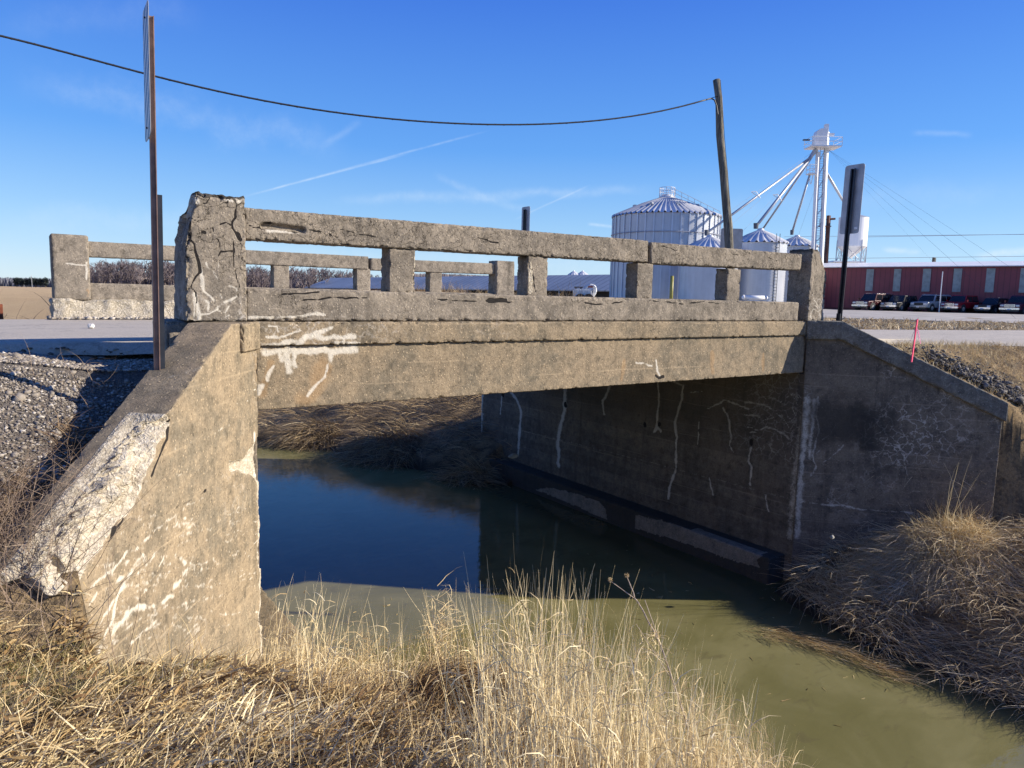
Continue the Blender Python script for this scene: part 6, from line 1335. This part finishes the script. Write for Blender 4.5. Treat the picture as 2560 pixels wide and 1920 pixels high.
for k in range(330):
    px = rg.uniform(205, 1010); top = np.interp(px, [205, 260, 430, 560, 700, 800, 900, 1010], [672, 652, 652, 664, 668, 668, 682, 700]) + rg.uniform(-4, 10)
    D = rg.uniform(235, 300); P = at(px, 712, D); h = zat(px, top, D) - gz(P[0], P[1]); parts += bare_tree(P[0], P[1], max(2.5, h), rg, rg.uniform(.2, .5), 2.4, 15, 8)
tag(blade_obj('woods', parts, M_BARK), 'grey-brown leafless woodland filling the horizon behind the far parapet', 'woods', kind='stuff')
# undergrowth mass of the woods
rg = np.random.default_rng(502); N = 9000; px = rg.uniform(205, 1010, N); D = rg.uniform(240, 300, N); P = np.array([at(a, 712, d) for a, d in zip(px, D)]); P[:, 2] = ground_z(P[:, 0], P[:, 1])
hh = np.interp(px, [205, 260, 600, 800, 1010], [6.4, 8.2, 7.0, 6.0, 1.8]) * rg.uniform(.45, 1.0, N)
tag(blade_obj('undergrowth', [(*blades(P, updir(N, .25, rg), hh, rg.uniform(.25, .6, N), 4, .1, .2, rg, wob=.15), np.clip(rg.normal(.42, .2, N), 0, 1))], M_BARK), 'dim brushy undergrowth along the foot of the leafless woodland', 'brush', kind='stuff')
N = 2600; px = rg.uniform(980, 1262, N); D = rg.uniform(300, 340, N); P = np.array([at(a, 712, d) for a, d in zip(px, D)]); P[:, 2] = ground_z(P[:, 0], P[:, 1]); hh = np.array([zat(a, np.interp(a, [980, 1100, 1262], [684, 683, 690]) + rg.uniform(-1, 3), d) for a, d in zip(px, D)]) - P[:, 2]
tag(blade_obj('far_treeline', [(*blades(P, updir(N, .08, rg), hh, rg.uniform(.3, .7, N), 3, .05, .1, rg), np.clip(rg.normal(.8, .15, N), 0, 1))], M_BARK), 'pale far treeline above the shed ridge', 'treeline', kind='stuff')
LB = ['pale-barked sycamore rising between the far end post and the near end post', 'bare tree at the left edge of the woods beside the far end post', 'broad bare tree seen left of the first far baluster', 'bare tree above the left end of the grey shed roof']
for (px, top, D, tn), lb in zip(((352, 664, 228, .95), (222, 655, 228, .3), (655, 668, 228, .25), (772, 676, 232, .3)), LB):
    P = at(px, 712, D); tag(blade_obj('bare_tree', bare_tree(P[0], P[1], zat(px, top, D) - gz(P[0], P[1]), np.random.default_rng(px), tn, 1.8, 26, 12), M_BARK), lb, 'tree')
# far left: pines and a treeline strip with blue haze put into its colour
M_PINE = blade_mat('pine_needles', [(0, (.02, .03, .03)), (1, (.06, .075, .07))], .9, 0); M_FARW = blade_mat('far_woods', [(0, (.11, .12, .15)), (1, (.20, .20, .23))], .9, 0)
N = 3000; px = rg.uniform(-60, 240, N); D = rg.uniform(700, 800, N); P = np.array([at(a, 712, d) for a, d in zip(px, D)]); P[:, 2] = ground_z(P[:, 0], P[:, 1]); hh = rg.uniform(6, 9.5, N)
tag(blade_obj('far_treeline', [(*blades(P, updir(N, .06, rg), hh, rg.uniform(.8, 2, N), 3, .05, .1, rg), rg.uniform(0, 1, N))], M_FARW), 'bluish distant treeline on the horizon at the left picture edge', 'treeline', kind='stuff')
PL = ['pine at the left end of the dark pine row on the horizon', 'second dark pine from the left in the horizon row', 'third dark pine in the horizon row, slightly shorter', 'middle pine of the dark horizon row', 'pine just right of the middle of the horizon row', 'tall rounded pine near the right end of the horizon row', 'last dark pine before the far end post']
for k, px in enumerate((42, 54, 66, 78, 89, 101, 114)):
    D = 420; P = at(px, 712, D); g = gz(P[0], P[1]); h = zat(px, 694 + (k % 3) * 1.5, D) - g; o = empty('pine_tree', PL[k], 'tree', 'dark pines on the horizon', (P[0], P[1], g))
    BM().tube((0, 0, 0), (0, 0, h * .9), .2, .08, 8).out('trunk', M_STEM, o)
    r2 = np.random.default_rng(600 + k); N = 500; dd = r2.normal(0, 1, (N, 3)); dd /= np.linalg.norm(dd, axis=1, keepdims=True); rr_ = r2.uniform(.3, 1, N)[:, None]; c_ = dd * rr_ * np.array([1.5, 1.5, h * .40]) + [0, 0, h * .60]
    blade_obj('crown', [(*blades(c_, dd + r2.normal(0, .4, (N, 3)), r2.uniform(.4, .9, N), r2.uniform(.3, .6, N), 2, .1, .2, r2), r2.uniform(0, 1, N))], M_PINE, o)
q = at(80, 712, 400); b_ = BM(); b_.tube((0, 0, 0), (0, 0, zat(80, 688, 400) - gz(q[0], q[1])), .12, n=6); o = b_.out('utility_pole', M_GREY, None); o.location = (q[0], q[1], gz(q[0], q[1])); tag(o, 'thin distant pole standing before the dark pine row', 'utility pole')
# rusty post at left edge
q = onZ(3, 800, -.3); b_ = BM(); b_.box((0, 0, .0), (.06, .06, .5)); o = b_.out('fence_post', simple('rusty_post', (.25, .07, .03), .8), None); o.location = tuple(q); tag(o, 'short rusty red post at the left picture edge across the road', 'post')
# stone on the road
rk = onZ(229, 821, -.2); rock((rk[0], rk[1], -.18), (.035, .03, .03), 'single small white stone lying on the road near the far end post', 31, simple('white_stone', (.6, .58, .54), .9))
